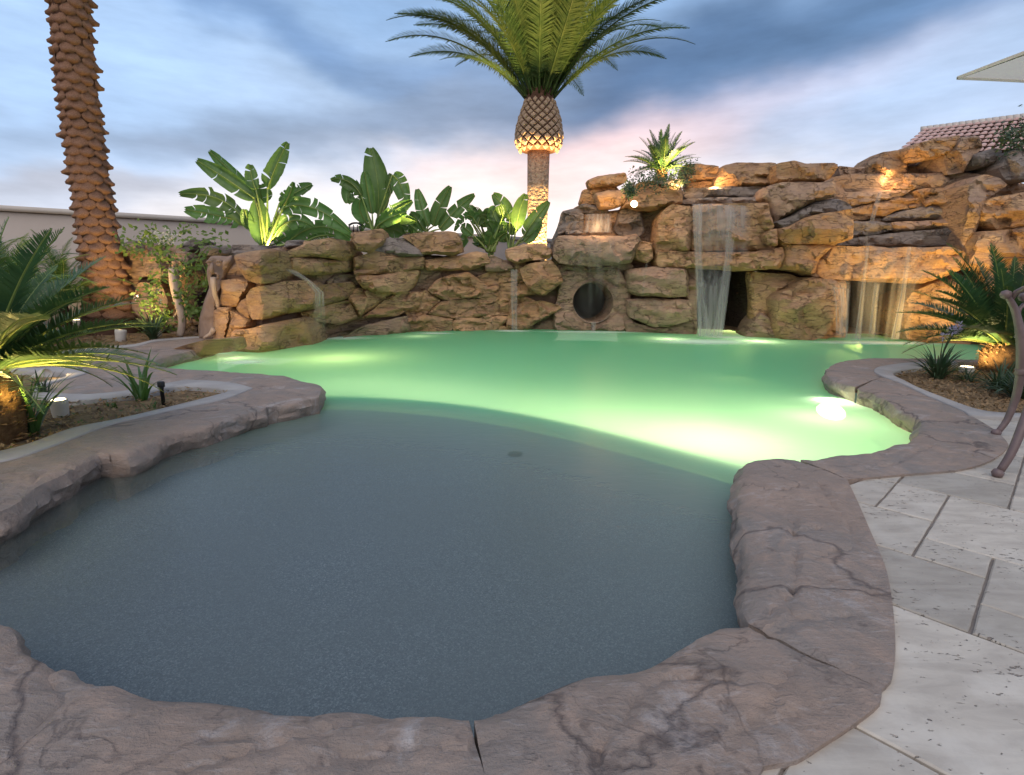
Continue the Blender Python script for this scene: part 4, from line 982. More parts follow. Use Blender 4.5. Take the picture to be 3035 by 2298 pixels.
# right: lintel and tiers
B(g, c5((35, 1010), (130, 900), (300, 902), (600, 908), (880, 905), (975, 940), (945, 1040), (850, 1090), (700, 1135), (500, 1125), (200, 1108), (100, 1105), (50, 1080)), -.05, .3, 1.0, 90)
B(g, c5((245, 745), (420, 742), (500, 760), (525, 800), (370, 838), (310, 830), (280, 850), (240, 865)), .42, .14, .6, 91, mat_='rockgrey')
B(g, c5((500, 752), (700, 742), (945, 735), (930, 800), (720, 800), (530, 815)), .42, .14, .6, 92, mat_='rock2')
B(g, c5((140, 895), (260, 855), (400, 835), (720, 800), (935, 790), (905, 895), (600, 905)), .34, .14, .6, 93, mat_='rockgrey')
B(g, c5((205, 570), (430, 555), (640, 548), (560, 600), (260, 660), (215, 640)), .66, .15, .6, 94, mat_='rock2')
B(g, c5((250, 665), (560, 600), (760, 608), (720, 650), (530, 680), (470, 720), (250, 742)), .62, .15, .6, 95)
B(g, c5((650, 550), (985, 528), (970, 600), (960, 640), (760, 650), (720, 700), (690, 610)), .62, .15, .6, 96)
B(g, c5((480, 710), (720, 650), (960, 640), (945, 728), (700, 742), (440, 742)), .58, .13, .6, 97, mat_='rockgrey')
B(g, c5((190, 518), (380, 508), (512, 508), (500, 555), (400, 560), (198, 568)), .85, .1, .5, 98, mat_='rockgrey')
B(g, c5((500, 553), (540, 500), (600, 488), (722, 490), (700, 530), (640, 552)), .7, .12, .5, 99)
B(g, c5((722, 505), (850, 495), (992, 490), (980, 526), (720, 548)), .85, .1, .5, 100, mat_='rockgrey')
B(g, c5((985, 510), (1080, 450), (1180, 478), (1235, 520), (1090, 612), (1060, 740), (1005, 860), (965, 980), (915, 900), (960, 700)), .15, .3, 1.0, 101, mat_='rock2')
B(g, c5((1070, 625), (1180, 590), (1400, 560), (1400, 780), (1160, 802), (1058, 740)), .05, .3, .9, 102)
B(g, c5((1010, 900), (1060, 808), (1200, 800), (1400, 790), (1400, 965), (1160, 972), (1130, 1060), (955, 1030)), -.05, .25, .9, 103)
B(g, c5((1150, 980), (1400, 975), (1400, 1350), (1100, 1280), (1090, 1080)), .05, .25, .9, 104)
B(g, c5((560, 1290), (640, 1185), (760, 1128), (880, 1100), (1000, 1110), (1100, 1250), (1100, 1560), (720, 1560), (600, 1480)), .0, .4, 1.0, 105)
# top row
B(g, c5((-10, 385), (180, 390), (152, 450), (100, 500), (-10, 500)), .5, .2, .6, 106)
B(g, c5((178, 402), (260, 410), (352, 405), (342, 462), (190, 470)), 1.0, .1, .5, 107, mat_='rock2')
B(g, c5((358, 420), (450, 312), (600, 305), (612, 400), (600, 480), (480, 505), (360, 508)), .9, .25, .8, 108)
B(g, c5((600, 400), (830, 392), (845, 490), (600, 495)), 1.15, .08, .5, 109)
B(g, c5((600, 285), (780, 230), (935, 213), (925, 270), (835, 342), (690, 372), (620, 380)), .7, .25, .7, 110)
B(g, c5((828, 350), (900, 290), (940, 220), (1052, 213), (1078, 290), (1000, 360), (970, 445), (850, 462)), .65, .28, .8, 111, mat_='rock2')
B(g, c5((985, 400), (1010, 330), (1150, 290), (1195, 312), (1160, 380), (1040, 422)), .6, .2, .7, 112, mat_='rockgrey')
B(g, c5((1170, 420), (1215, 365), (1235, 310), (1400, 280), (1400, 500), (1210, 500)), .4, .25, .8, 113, mat_='rockgrey')
B(g, c5((200, 480), (370, 450), (375, 508), (200, 518)), 1.05, .08, .4, 114)
B(g, c5((850, 455), (1000, 430), (1170, 400), (1170, 480), (990, 495), (850, 495)), 1.1, .06, .4, 115)
# caves: rooms behind the two openings, their shade painted in dark rock
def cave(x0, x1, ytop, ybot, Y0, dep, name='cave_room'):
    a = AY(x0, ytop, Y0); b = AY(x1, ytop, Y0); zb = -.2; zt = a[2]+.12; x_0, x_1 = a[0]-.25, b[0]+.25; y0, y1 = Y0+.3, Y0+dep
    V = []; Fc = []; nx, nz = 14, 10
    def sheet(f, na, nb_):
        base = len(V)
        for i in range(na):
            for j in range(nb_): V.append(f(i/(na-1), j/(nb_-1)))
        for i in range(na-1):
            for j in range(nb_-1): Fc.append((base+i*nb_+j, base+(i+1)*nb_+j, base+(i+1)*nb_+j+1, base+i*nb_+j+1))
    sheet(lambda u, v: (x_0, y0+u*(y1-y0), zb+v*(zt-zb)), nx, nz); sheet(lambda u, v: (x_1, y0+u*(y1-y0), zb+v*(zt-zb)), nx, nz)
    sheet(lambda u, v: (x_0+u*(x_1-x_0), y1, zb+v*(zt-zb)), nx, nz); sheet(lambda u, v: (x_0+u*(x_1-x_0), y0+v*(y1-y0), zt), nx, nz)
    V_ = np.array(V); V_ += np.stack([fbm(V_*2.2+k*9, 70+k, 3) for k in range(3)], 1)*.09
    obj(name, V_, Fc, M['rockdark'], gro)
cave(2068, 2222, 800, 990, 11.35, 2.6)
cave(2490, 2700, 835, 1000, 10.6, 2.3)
# ledge shelves seen inside the first cave
for xa, xb, yy in ((2192, 2222, 870), (2192, 2222, 898)):
    a = AY(xa, yy, 12.3); b = AY(xb+25, yy, 12.3)
    obj('rock_ledge', *box(((a[0]+b[0])/2, 12.35, a[2]), (b[0]-a[0], .3, .05)), M['rock'], gro)

# ------------------------------------------------------------------ falling water
def curtain(parent, rows, m, name='water_sheet', nx=24, nz=28, fade=(0, 0), Y=None):
    """rows: list of (x_left, x_right, y, distance) from lip to foot, in photo pixels"""
    rows = np.array(rows, float); V = []; uvw = []; s = np.linspace(0, len(rows)-1, nz)
    for k, q in enumerate(s):
        r = [np.interp(q, range(len(rows)), rows[:, c]) for c in range(4)]; v = k/(nz-1)
        al = 1.
        if fade[0] and v < fade[0]: al = v/fade[0]
        if fade[1] and v > 1-fade[1]: al = (1-v)/fade[1]
        for i in range(nx):
            u = i/(nx-1); p = AY(r[0]+(r[1]-r[0])*u, r[2], r[3]+.02*math.sin(u*9+v)); V.append(p); uvw.append((u, v*3, al))
    Fc = [(k*nx+i, k*nx+i+1, (k+1)*nx+i+1, (k+1)*nx+i) for k in range(nz-1) for i in range(nx-1)]
    o = obj(name, V, Fc, m, parent)
    a = o.data.attributes.new('uvw', 'FLOAT_VECTOR', 'POINT'); a.data.foreach_set('vector', np.array(uvw, np.float32).ravel())
    return o
def q4(a, b, y, Y): return (1700+.418*a, 1700+.418*b, 350+.418*y, Y)
def q5(a, b, y, Y): return (2400+.4774*a, 2400+.4774*b, 300+.4774*y, Y)
def q3(a, b, y, Y): return (1250+.3617*a, 1250+.3617*b, 550+.3617*y, Y)
def q2(a, b, y, Y): return (560+.3617*a, 560+.3617*b, 600+.3617*y, Y)
f = empty('waterfall', AY(2140, 610, 11.0), 'wide silky waterfall pouring over the first cave opening', 'waterfall')
curtain(f, [q4(835, 1265, 608, 11.27), q4(836, 1264, 622, 11.05), q4(840, 1260, 700, 10.92), q4(846, 1256, 940, 10.85), q4(850, 1250, 1075, 10.8)], M['fall'], nx=40, nz=40, fade=(0, .45))
curtain(f, [q4(1085, 1152, 610, 11.2), q4(1084, 1150, 700, 10.9), q4(1068, 1130, 1000, 10.78), q4(1015, 1095, 1300, 10.7), q4(975, 1062, 1548, 10.62)], M['fallstrong'], nz=40)
curtain(f, [q4(838, 912, 610, 11.2), q4(842, 912, 700, 10.88), q4(858, 912, 1000, 10.76), q4(868, 935, 1300, 10.7), q4(875, 990, 1548, 10.62)], M['fallstrong'], nz=40)
curtain(f, [q4(850, 1130, 1000, 10.8), q4(865, 1090, 1300, 10.68), q4(872, 1064, 1548, 10.6)], M['fall'], fade=(.35, 0))
f = empty('waterfall', AY(2580, 735, 10.4), 'thin streaked curtain of water across the second cave opening behind the sago palm', 'waterfall')
curtain(f, [q5(120, 880, 905, 10.35), q5(130, 870, 960, 10.12), q5(150, 700, 1130, 10.05), q5(150, 640, 1480, 10.0)], M['fallthin'], nx=40, nz=30)
curtain(f, [q5(350, 372, 905, 10.3), q5(338, 360, 1000, 10.08), q5(310, 345, 1200, 10.02), q5(275, 320, 1480, 9.97)], M['fallstrong'])
curtain(f, [q5(605, 635, 905, 10.3), q5(590, 620, 1000, 10.08), q5(560, 600, 1200, 10.02), q5(500, 560, 1480, 9.97)], M['fallstrong'])
curtain(f, [q5(400, 440, 1120, 10.06), q5(385, 425, 1250, 10.0), q5(355, 410, 1480, 9.97)], M['fallstrong'], fade=(.1, .1))
curtain(f, [q5(120, 260, 1110, 10.1), q5(150, 250, 1250, 10.03), q5(160, 240, 1480, 10.0)], M['fall'], fade=(.2, .1))
f = empty('water_trickle', AY(2595, 570, 10.8), 'two pale trickles over the upper right rock tiers', 'waterfall')
curtain(f, [q5(425, 455, 555, 11.0), q5(395, 430, 650, 10.8), q5(370, 400, 745, 10.7)], M['fallstrong']); curtain(f, [q5(870, 910, 530, 10.9), q5(865, 905, 640, 10.7), q5(860, 900, 735, 10.6)], M['fallthin'])
curtain(f, [q5(350, 372, 745, 10.6), q5(345, 365, 830, 10.55), q5(345, 365, 905, 10.35)], M['fallthin'])
f = empty('water_trickle', AY(1523, 800, 11.9), 'narrow white stream falling beside the round tunnel rock', 'waterfall')
curtain(f, [q3(725, 790, 690, 11.95), q3(728, 785, 800, 11.85), q3(728, 785, 1000, 11.8), q3(735, 785, 1185, 11.78)], M['fallstrong'])
f = empty('water_cascade', AY(905, 840, 9.2), 'misty white cascade sliding between the left boulders', 'waterfall')
curtain(f, [q2(775, 850, 545, 8.75), q2(850, 930, 590, 8.6), q2(960, 1010, 650, 8.55), q2(1030, 1110, 740, 8.6), q2(1020, 1120, 900, 8.75), q2(1000, 1130, 1100, 8.9)], M['fall'], nz=36, fade=(.08, .35))
f = empty('basin_overflow', AY(1770, 700, 11.8), 'thin veil of water over the grey basin rim above the tunnel', 'waterfall')
curtain(f, [q3(1155, 1690, 408, 11.75), q3(1160, 1690, 425, 11.47), q3(1190, 1680, 640, 11.45), q3(1230, 1640, 1190, 11.5)], M['fallthin'], nx=40, nz=30, fade=(0, .5))
f = empty('water_cascade', AY(1770, 650, 12.2), 'small cascade on the orange lit rock above the basin', 'waterfall')
curtain(f, [q3(1335, 1560, 232, 12.25), q3(1335, 1560, 300, 12.1), q3(1320, 1560, 385, 12.0)], M['fall'])
f = empty('water_trickle', AY(1915, 850, 11.4), 'faint trickle dripping from the small square rock right of the tunnel', 'waterfall')
curtain(f, [q3(1840, 1862, 620, 11.35), q3(1815, 1838, 720, 11.2), q3(1800, 1820, 900, 11.15)], M['fallthin'])
f = empty('water_trickle', AY(1757, 965, 12.0), 'short spout of water leaving the round tunnel', 'waterfall')
curtain(f, [q3(1385, 1430, 1118, 12.1), q3(1390, 1425, 1150, 11.95), q3(1390, 1425, 1192, 11.9)], M['fall'])
# white splash patches
for x, y, rx, ry, lab in [(1520, 981, .55, .3, 'x'), (1757, 984, 1.5, .22, 'x'), (2095, 1013, 1.3, .55, 'x'), (2600, 1016, 1.7, .4, 'x'), (1000, 1002, .8, .35, 'x'), (2150, 1000, .7, .3, 'x'), (725, 1073, .35, .25, 'x'), (1290, 988, .5, .2, 'x')]:
    c = G(x, y, WZ+.006); V = [(rx*math.cos(q)*1., ry*math.sin(q)*1., 0) for q in np.linspace(0, 2*math.pi, 32, endpoint=False)]
    V = [(math.cos(q), math.sin(q), 0) for q in np.linspace(0, 2*math.pi, 32, endpoint=False)]
    o = bpy.data.objects.new('splash_foam', mesh('splash_foam', V+[(0, 0, 0)], [(i, (i+1) % 32, 32) for i in range(32)], M['foam'])); C.objects.link(o)
    o.location = tuple(c); o.scale = (rx*1.2, ry*1.2, 1); o['kind'] = 'stuff'
light('POINT', tuple(G(2560, 1022, -.5)), 130, (1, .82, .30), shadow_soft_size=.15, name='pool_lamp_and_fill')
light('POINT', (5.4, 12.4, -.55), 30, (1, .85, .45), shadow_soft_size=.15, name='pool_lamp_and_fill')
light('POINT', tuple(G(640, 1075, -.5)), 60, (1, .80, .30), shadow_soft_size=.12, name='pool_lamp_and_fill')
light('POINT', tuple(G(1010, 1190, -.8)), 25, (1, .90, .45), shadow_soft_size=.15, name='pool_lamp_and_fill')

# ------------------------------------------------------------------ boundary wall, roof, umbrella, chair
HW = 2.4
def wall_run(pa, pb):
    a = np.array(pa[:2]); b = np.array(pb[:2]); d = b-a; L = np.linalg.norm(d); ang = math.atan2(d[1], d[0]); c = (a+b)/2
    w_ = empty('garden_wall', (c[0], c[1], 0), 'long beige stucco boundary wall behind the palms', 'wall')
    obj('wall_panel', *box((c[0], c[1], (HW-.12)/2-.05), (L, .2, HW-.12+.1), ang), M['stucco'], w_)
    v, f = box((c[0], c[1], HW-.05), (L, .30, .11), ang); obj('coping_cap', v, f, M['stuccocap'], w_)
    return w_
def topat(x, y): d = ray(x, y); t = (HW-EYE)/d[2]; return np.array([0, 0, EYE])+d*t
pa, pb = topat(0, 611), topat(1645, 710); dv = (pb-pa)
wall_run(pa-dv*.8, pb+dv*.25)

# clay tiled roof of the house beyond the grotto
rf = empty('house_roof', AY(2860, 430, 19)*np.array([1, 1, 0]), 'red and white clay tile roof of the house showing above the right rocks', 'roof')
e0 = AY(2640, 470, 17.0); e1 = AY(3150, 445, 15.6); r0 = AY(2738, 388, 19.5); r1 = AY(3200, 330, 17.5)
obj('roof_deck', [e0+(0, 0, -.05), e1+(0, 0, -.05), r1+(0, 0, -.06), r0+(0, 0, -.06), e0+(0, .3, -.5), e1+(0, .3, -.5), r1+(0, .5, -1.5), r0+(0, .5, -1.5)], [(0, 1, 2, 3), (7, 6, 5, 4), (0, 4, 5, 1), (1, 5, 6, 2), (2, 6, 7, 3), (3, 7, 4, 0)], M['trunk'], rf)
tv = []
nu, nw = 20, 8
ts = Vector(e1-e0); up = Vector(r0-e0)
tw = (e1-e0)/np.linalg.norm(e1-e0); tu = (r0-e0+r1-e1)/2; Lu = np.linalg.norm(tu); tu = tu/Lu; tn = np.cross(tw, tu); tn /= np.linalg.norm(tn)
if tn[2] < 0: tn = -tn
wid = np.linalg.norm(e1-e0)/nu; ln = Lu/nw
V = []; Fc = []; sg_ = 7
for j in range(2):
    for k in range(sg_):
        q = math.pi*k/(sg_-1); rr = wid*(.36 if j else .42)
        V.append(tw*(-math.cos(q)*rr)+tn*(math.sin(q)*rr*.8+(.0 if j else .09))+tu*(ln*1.12*j))
Fc = [(k, k+1, sg_+k+1, sg_+k) for k in range(sg_-1)]+[tuple(range(sg_))[::-1]]
tile_me = mesh('roof_tile', np.array(V), Fc, M['roof_tile'])
for j in range(nw):
    for i in range(nu):
        f0 = e0+(r0-e0)*(j/nw); f1 = e1+(r1-e1)*(j/nw); p = f0+(f1-f0)*((i+.5)/nu)
        inst('roof_tile', tile_me, rf, p-np.array(org(rf)), None, (1, 1, 1))
rid = [r0+(r1-r0)*t for t in np.linspace(-.02, 1, 24)]
for i in range(23):
    v, f = tube([rid[i]-(0, 0, .02), rid[i]*.3+rid[i+1]*.7, rid[i+1]+(0, 0, .02)], [.17, .155, .13], 8); obj('ridge_tile', v, f, M['stuccocap'], rf)

# umbrella corner reaching into the picture
c0 = AY(2836, 229, 5.2); q1, q2 = R(10), R(-76)
d1 = np.array([math.cos(q1), math.sin(q1), 0]); d2 = np.array([math.cos(q2), math.sin(q2), 0])
ctr = c0+(d1+d2)*1.35; zt = c0[2]+.62; um = empty('patio_umbrella', (ctr[0], ctr[1], 0), 'cream canvas patio umbrella, one pointed corner entering at top right', 'umbrella')
cs = [c0, c0+d1*2.7, c0+(d1+d2)*2.7, c0+d2*2.7]
V = []; Fc = []; apex = np.array([ctr[0], ctr[1], zt])
for k in range(4):
    a, b = cs[k], cs[(k+1) % 4]; base = len(V)
    for i in range(9):
        for j in range(9):
            u, v_ = (i/8), j/8; p = a+(b-a)*v_; q = apex+(p-apex)*u; q = q-np.array([0, 0, .05*math.sin(math.pi*u)]); q = q+np.array([0, 0, .03*math.sin(math.pi*v_)*u]); V.append(q)
    for i in range(8):
        for j in range(8): Fc.append((base+i*9+j, base+(i+1)*9+j, base+(i+1)*9+j+1, base+i*9+j+1))
obj('canopy', V, Fc, M['canvas'], um)
for k in range(4):
    a, b = cs[k], cs[(k+1) % 4]
    pts = [a+(b-a)*v_+np.array([0, 0, .03*math.sin(math.pi*v_)]) for v_ in np.linspace(0, 1, 9)]
    v = [p+np.array([0, 0, .006]) for p in pts]+[p-np.array([0, 0, .022]) for p in pts]; obj('hem', v, [(i, i+1, 10+i, 9+i) for i in range(8)], M['canvas'], um)
    v, f = tube([cs[k]+(0, 0, -.012), (cs[k]+apex)/2-np.array([0, 0, .07]), apex-np.array([0, 0, .06])], .010, 6); obj('rib', v, f, M['pole'], um)
v, f = tube([(ctr[0], ctr[1], 0), (ctr[0], ctr[1], zt+.08)], .022, 10); obj('pole', v, f, M['pole'], um)
obj('base', *lathe([(.26, 0), (.26, .05), (.06, .08), (.04, .3), (.0, .3)], (ctr[0], ctr[1], -.01), 24), M['pole'], um)

# cast metal chair at the right edge
def k1(x, y): return 2300+.4476*x, 750+.4476*y
ch = empty('patio_chair', (3.3, 2.95, 0), 'fluted bronze metal patio chair with curved legs at the right edge', 'chair')
def ctube(name, pts, rad, seg=10):
    P = spline(np.array(pts), .03); s = np.linspace(0, 1, len(P)); rad = np.interp(s, np.linspace(0, 1, len(rad)), rad)
    v, f = tube(P, list(rad), seg); return obj(name, v, f, M['metal'], ch)
Ya, Yb = 3.41, 2.64
A_ = [AY(*k1(x, y), Y_) for x, y, Y_ in [(1528, 275, Ya), (1580, 372, Ya), (1612, 500, Ya-.02), (1624, 640, Ya-.03), (1618, 790, Ya-.02), (1590, 950, Ya), (1530, 1105, Ya), (1466, 1192, Ya)]]
ctube('rear_leg', A_, [.017, .022, .026, .027, .026, .024, .021, .017])
foot = AY(*k1(1456, 1200), Ya); foot[2] = .0
obj('foot', *lathe([(.0, -.01), (.024, -.008), (.03, .012), (.02, .03), (0, .036)], foot, 12), M['metal'], ch)
obj('scroll_end', *lathe([(.0, -.03), (.024, -.02), (.032, 0), (.024, .02), (0, .03)], AY(*k1(1522, 276), Ya), 14), M['metal'], ch)
for x, y in ((1624, 545), (1622, 787)):
    c = AY(*k1(x, y), Ya-.02); obj('collar', *lathe([(.027, -.022), (.036, -.014), (.03, 0), (.036, .014), (.027, .022)], c, 14), M['metal'], ch)
B_ = [AY(*k1(x, y), Y_) for x, y, Y_ in [(1820, 500, Yb+.2), (1790, 700, Yb+.16), (1740, 860, Yb+.1), (1685, 1010, Yb+.05), (1620, 1180, Yb+.02), (1550, 1340, Yb), (1480, 1450, Yb)]]
ctube('front_leg', B_, [.024, .025, .026, .025, .023, .021, .018])
foot = AY(*k1(1467, 1462), Yb); foot[2] = 0
obj('foot', *lathe([(.0, -.01), (.022, -.008), (.028, .012), (.019, .03), (0, .036)], foot, 12), M['metal'], ch)
ctube('armrest', [AY(*k1(x, y), Y_) for x, y, Y_ in [(1560, 305, Ya), (1590, 262, Ya-.02), (1640, 238, Ya-.05), (1720, 215, Ya-.15), (1850, 215, Ya-.35), (1960, 260, Ya-.5), (1990, 330, Ya-.55)]], [.014, .018, .019, .019, .019, .018, .014])
ctube('back_scroll', [AY(*k1(x, y), Ya+.01) for x, y in [(1628, 470), (1605, 420), (1612, 370), (1640, 342), (1680, 350), (1700, 400), (1720, 520)]], [.012, .013, .013, .013, .013, .012])
obj('scroll_end', *lathe([(.0, -.03), (.022, -.02), (.03, 0), (.022, .02), (0, .03)], AY(*k1(1640, 292), Ya), 14), M['metal'], ch)
# the rest of the chair stands outside the frame
sc_c = np.array([3.62, 2.95, .42])
obj('seat', *lathe([(.0, -.02), (.26, -.02), (.29, 0), (.27, .03), (0, .05)], sc_c, 24), M['metal'], ch)
for k, (fx, fy) in enumerate([(4.0, 3.35), (3.55, 2.45)]): ctube('leg', [(fx, fy, 0), (fx-.02, fy, .2), (sc_c[0]+(fx-sc_c[0])*.6, sc_c[1]+(fy-sc_c[1])*.6, .42)], [.017, .024, .024])
for k in range(5): ctube('back_bar', [(3.38+.14*k, 3.36, .42), (3.37+.14*k, 3.42, .7), (3.38+.14*k, 3.44, .95)], [.01, .012, .01])
ctube('back_rail', [(3.33, 3.40, .88), (3.6, 3.46, 1.0), (4.0, 3.40, .9)], [.018, .022, .018])

# ------------------------------------------------------------------ garden lamps, riser, tiki carvings
def garden_lamp(loc, tilt, label, energy, aim, lens=True, r=.055, h=.15, grp='stone coloured garden uplights'):
    o = empty('garden_lamp', loc, label, 'garden lamp', grp)
    ax = Vector(tilt).normalized()
    v, f = lathe([(.0, -.04), (r*.75, -.035), (r*.9, h*.3), (r, h*.8), (r*.97, h), (r*.8, h), (r*.8, h*.9), (0, h*.9)], (0, 0, 0), 20, ax); obj('lamp_body', v, f, M['lampstone'], o, world=False)
    if lens: v, f = lathe([(.0, h*.98), (r*.80, h*.98), (r*.7, h*1.03), (0, h*1.05)], (0, 0, 0), 20, ax); obj('lamp_lens', v, f, M['lamp'], o, world=False)
    if energy: light('SPOT', tuple(Vector(loc)+ax*(h+.02)), energy, (1, .72, .32), spot_size=R(120), spot_blend=.8, shadow_soft_size=.05, aim=aim, parent=o)
    return o
p = G(183, 1244, -.03); garden_lamp(tuple(p), (0, 0, 1), 'lit stone coloured lamp standing in the left bed beside the strap leaves', 45, (p[0]-.15, p[1]-.2, 1.6))
p = G(108, 1122, -.03); garden_lamp(tuple(p), (.8, -.1, .35), 'tilted stone lamp lying by the kerb behind the left sago', 5, (p[0]+2, p[1]-.2, .3), False)
p = G(357, 1015, -.03); garden_lamp(tuple(p), (.1, .1, 1), 'short unlit looking lamp in front of the scaly palm base', 120, (-7.0, 9.7, 3.0), False, .08, .2)
p = G(467, 1003, -.03); garden_lamp(tuple(p), (-.1, .3, 1), 'small lit lamp among the lilies below the vine', 14, (-5.6, 9.6, 1.4), True, .07, .16)
p = G(2862, 1110, -.03); garden_lamp(tuple(p), (0, 0, 1), 'bright lit lamp in the mulch between the agapanthus and right sago', 60, (6.2, 6.6, 1.2), True, .075, .09)
p = G(3005, 1110, -.03); garden_lamp(tuple(p), (.1, .1, 1), 'small lit lamp behind the chair leg in the right bed', 30, (6.2, 6.6, 1.0), True, .04, .12)
p = G(230, 968, -.03); garden_lamp(tuple(p), (0, 0, 1), 'far lamp glowing behind the left sago fronds', 14, (p[0]-1, p[1]+.6, 1.4), True, .07, .14)
ri = G(486, 1207, -.03); o = empty('irrigation_riser', ri, 'thin black irrigation riser standing in the left bed', 'sprinkler')
obj('pipe', *lathe([(.014, -.03), (.014, .15), (.017, .152), (.017, .165)], ri, 12), M['black'], o); obj('cap', *lathe([(.024, .165), (.026, .17), (.026, .205), (.02, .21), (0, .21)], ri, 12), M['black'], o)
ri = G(22, 1310, -.03); o = empty('irrigation_riser', ri, 'black riser stub at the far left edge under the sago', 'sprinkler')
obj('pipe', *lathe([(.016, -.03), (.016, .12), (.02, .125), (0, .13)], ri, 12), M['black'], o)

def k0(x, y): return .4777*x, 550+.4777*y
# tall carved post with a long curved tongue
tk = empty('carved_fountain', AY(*k0(1110, 930), 9.0)*np.array([1, 1, 0]), 'carved rock head with a long curved driftwood spout among the vines', 'carving')
rock(tk, 'carved_head', c1((1062, 425), (1090, 408), (1150, 408), (1180, 450), (1170, 530), (1130, 590), (1075, 590), (1060, 520)), 0, .16, .4, 201, Y=9.25, mat_='rock2', res=.03)
P = spline(np.array([AY(*k0(x, y), Y_) for x, y, Y_ in [(1080, 520, 9.15), (1082, 600, 9.05), (1100, 700, 9.0), (1122, 780, 8.97), (1130, 860, 8.95), (1116, 935, 8.93)]]), .05)
obj('spout', *tube(P, list(np.linspace(.085, .055, len(P))), 8), M['tongue'], tk)
P = spline(np.array([AY(*k0(x, y), 9.0) for x, y in [(1105, 650), (1095, 720), (1100, 780), (1070, 830)]]), .06); obj('root', *tube(P, .015, 5), M['tongue'], tk)
for x, y in ((1078, 470), (1120, 468)): obj('eye', *lathe([(.0, -.02), (.035, -.01), (.04, 0), (.03, .01), (0, .02)], AY(*k0(x, y), 9.06), 10, (0, 1, 0)), M['tikiwood'], tk)
# carved mask
tm = empty('carved_mask', AY(*k0(1290, 950), 8.75)*np.array([1, 1, 0]), 'carved stone face with pointed ear and open round mouth leaning on the rocks', 'carving')
Ym_ = 8.75
rock(tm, 'mask_block', c1((1288, 455), (1310, 438), (1400, 440), (1440, 436), (1425, 500), (1395, 560), (1372, 640), (1345, 720), (1340, 960), (1235, 955), (1232, 840), (1270, 700), (1300, 640), (1282, 540)), 0, .10, .4, 202, Y=Ym_, mat_='tikiwood', res=.03, rough=.25, crack=.1, facets=2)
def tp(x, y, dy=.12): return AY(*k0(x, y), Ym_-dy-.035)
obj('mouth', *join([tube([tp(1330+24*math.cos(q), 563+20*math.sin(q), .13) for q in np.linspace(0, 2*math.pi, 18)], .02, 6)]), M['tikiwood'], tm)
obj('mouth_shade_disc', *lathe([(0, -.01), (.055, 0), (0, .01)], tp(1330, 563, .11), 14, (0, 1, 0)), M['rockdark'], tm)  # dark disc paints the shade of the open mouth
P = spline(np.array([tp(1325, 575, .16), tp(1326, 620, .2), tp(1335, 680, .17), tp(1348, 720, .12), tp(1352, 760, .1)]), .04); obj('tongue', *tube(P, list(np.linspace(.05, .03, len(P))), 7), M['tongue'], tm)
obj('nose', *tube([tp(1318, 480, .12), tp(1312, 510, .16), tp(1310, 535, .17), tp(1322, 545, .12)], [.02, .035, .045, .02], 7), M['tikiwood'], tm)
for x in (1300, 1355):
    obj('eye', *lathe([(0, -.02), (.035, -.008), (.045, 0), (.035, .008), (0, .02)], tp(x, 484, .12), 12, (0, 1, 0)), M['tikiwood'], tm)
    obj('brow', *tube([tp(x-20, 478, .11), tp(x, 466, .14), tp(x+24, 474, .11)], [.014, .026, .014], 6), M['tikiwood'], tm)
obj('ear', *tube([tp(1388, 520, .12), tp(1400, 480, .16), tp(1425, 462, .14), tp(1438, 446, .1)], [.02, .05, .035, .008], 7), M['tikiwood'], tm)
obj('ear', *tube([tp(1385, 515, .12), tp(1405, 505, .16), tp(1420, 480, .14)], [.015, .02, .01], 6), M['tikiwood'], tm)
P = spline(np.array([AY(*k0(x, y), 8.5) for x, y in [(1330, 890), (1310, 920), (1280, 938), (1262, 950)]]), .04); o = obj('driftwood_branch', *tube(P, list(np.linspace(.05, .02, len(P))), 6), M['tongue']); tag(o, 'curved grey driftwood branch at the foot of the carved mask', 'branch')

# dark iron frame seen behind the boulders
fr = empty('iron_lantern', AY(1090, 720, 12.0), 'dark iron lantern frame peeping over the boulders beneath the tall leaf', 'lantern')
def k6(x, y): return 480+.3481*x, 380+.3481*y
def fy(x, y, Y=12.0): return AY(*k6(x, y), Y)
P = spline(np.array([fy(1590, 830), fy(1620, 812), (fy(1670, 810)), fy(1700, 830)]), .03); obj('roof_bar', *tube(P, .022, 6), M['black'], fr)
for x in (1596, 1632, 1664, 1694): obj('upright', *tube([fy(x, 825), fy(x, 900)], .012, 5), M['black'], fr)
obj('base_bar', *tube([fy(1590, 900), fy(1700, 900)], .02, 5), M['black'], fr)

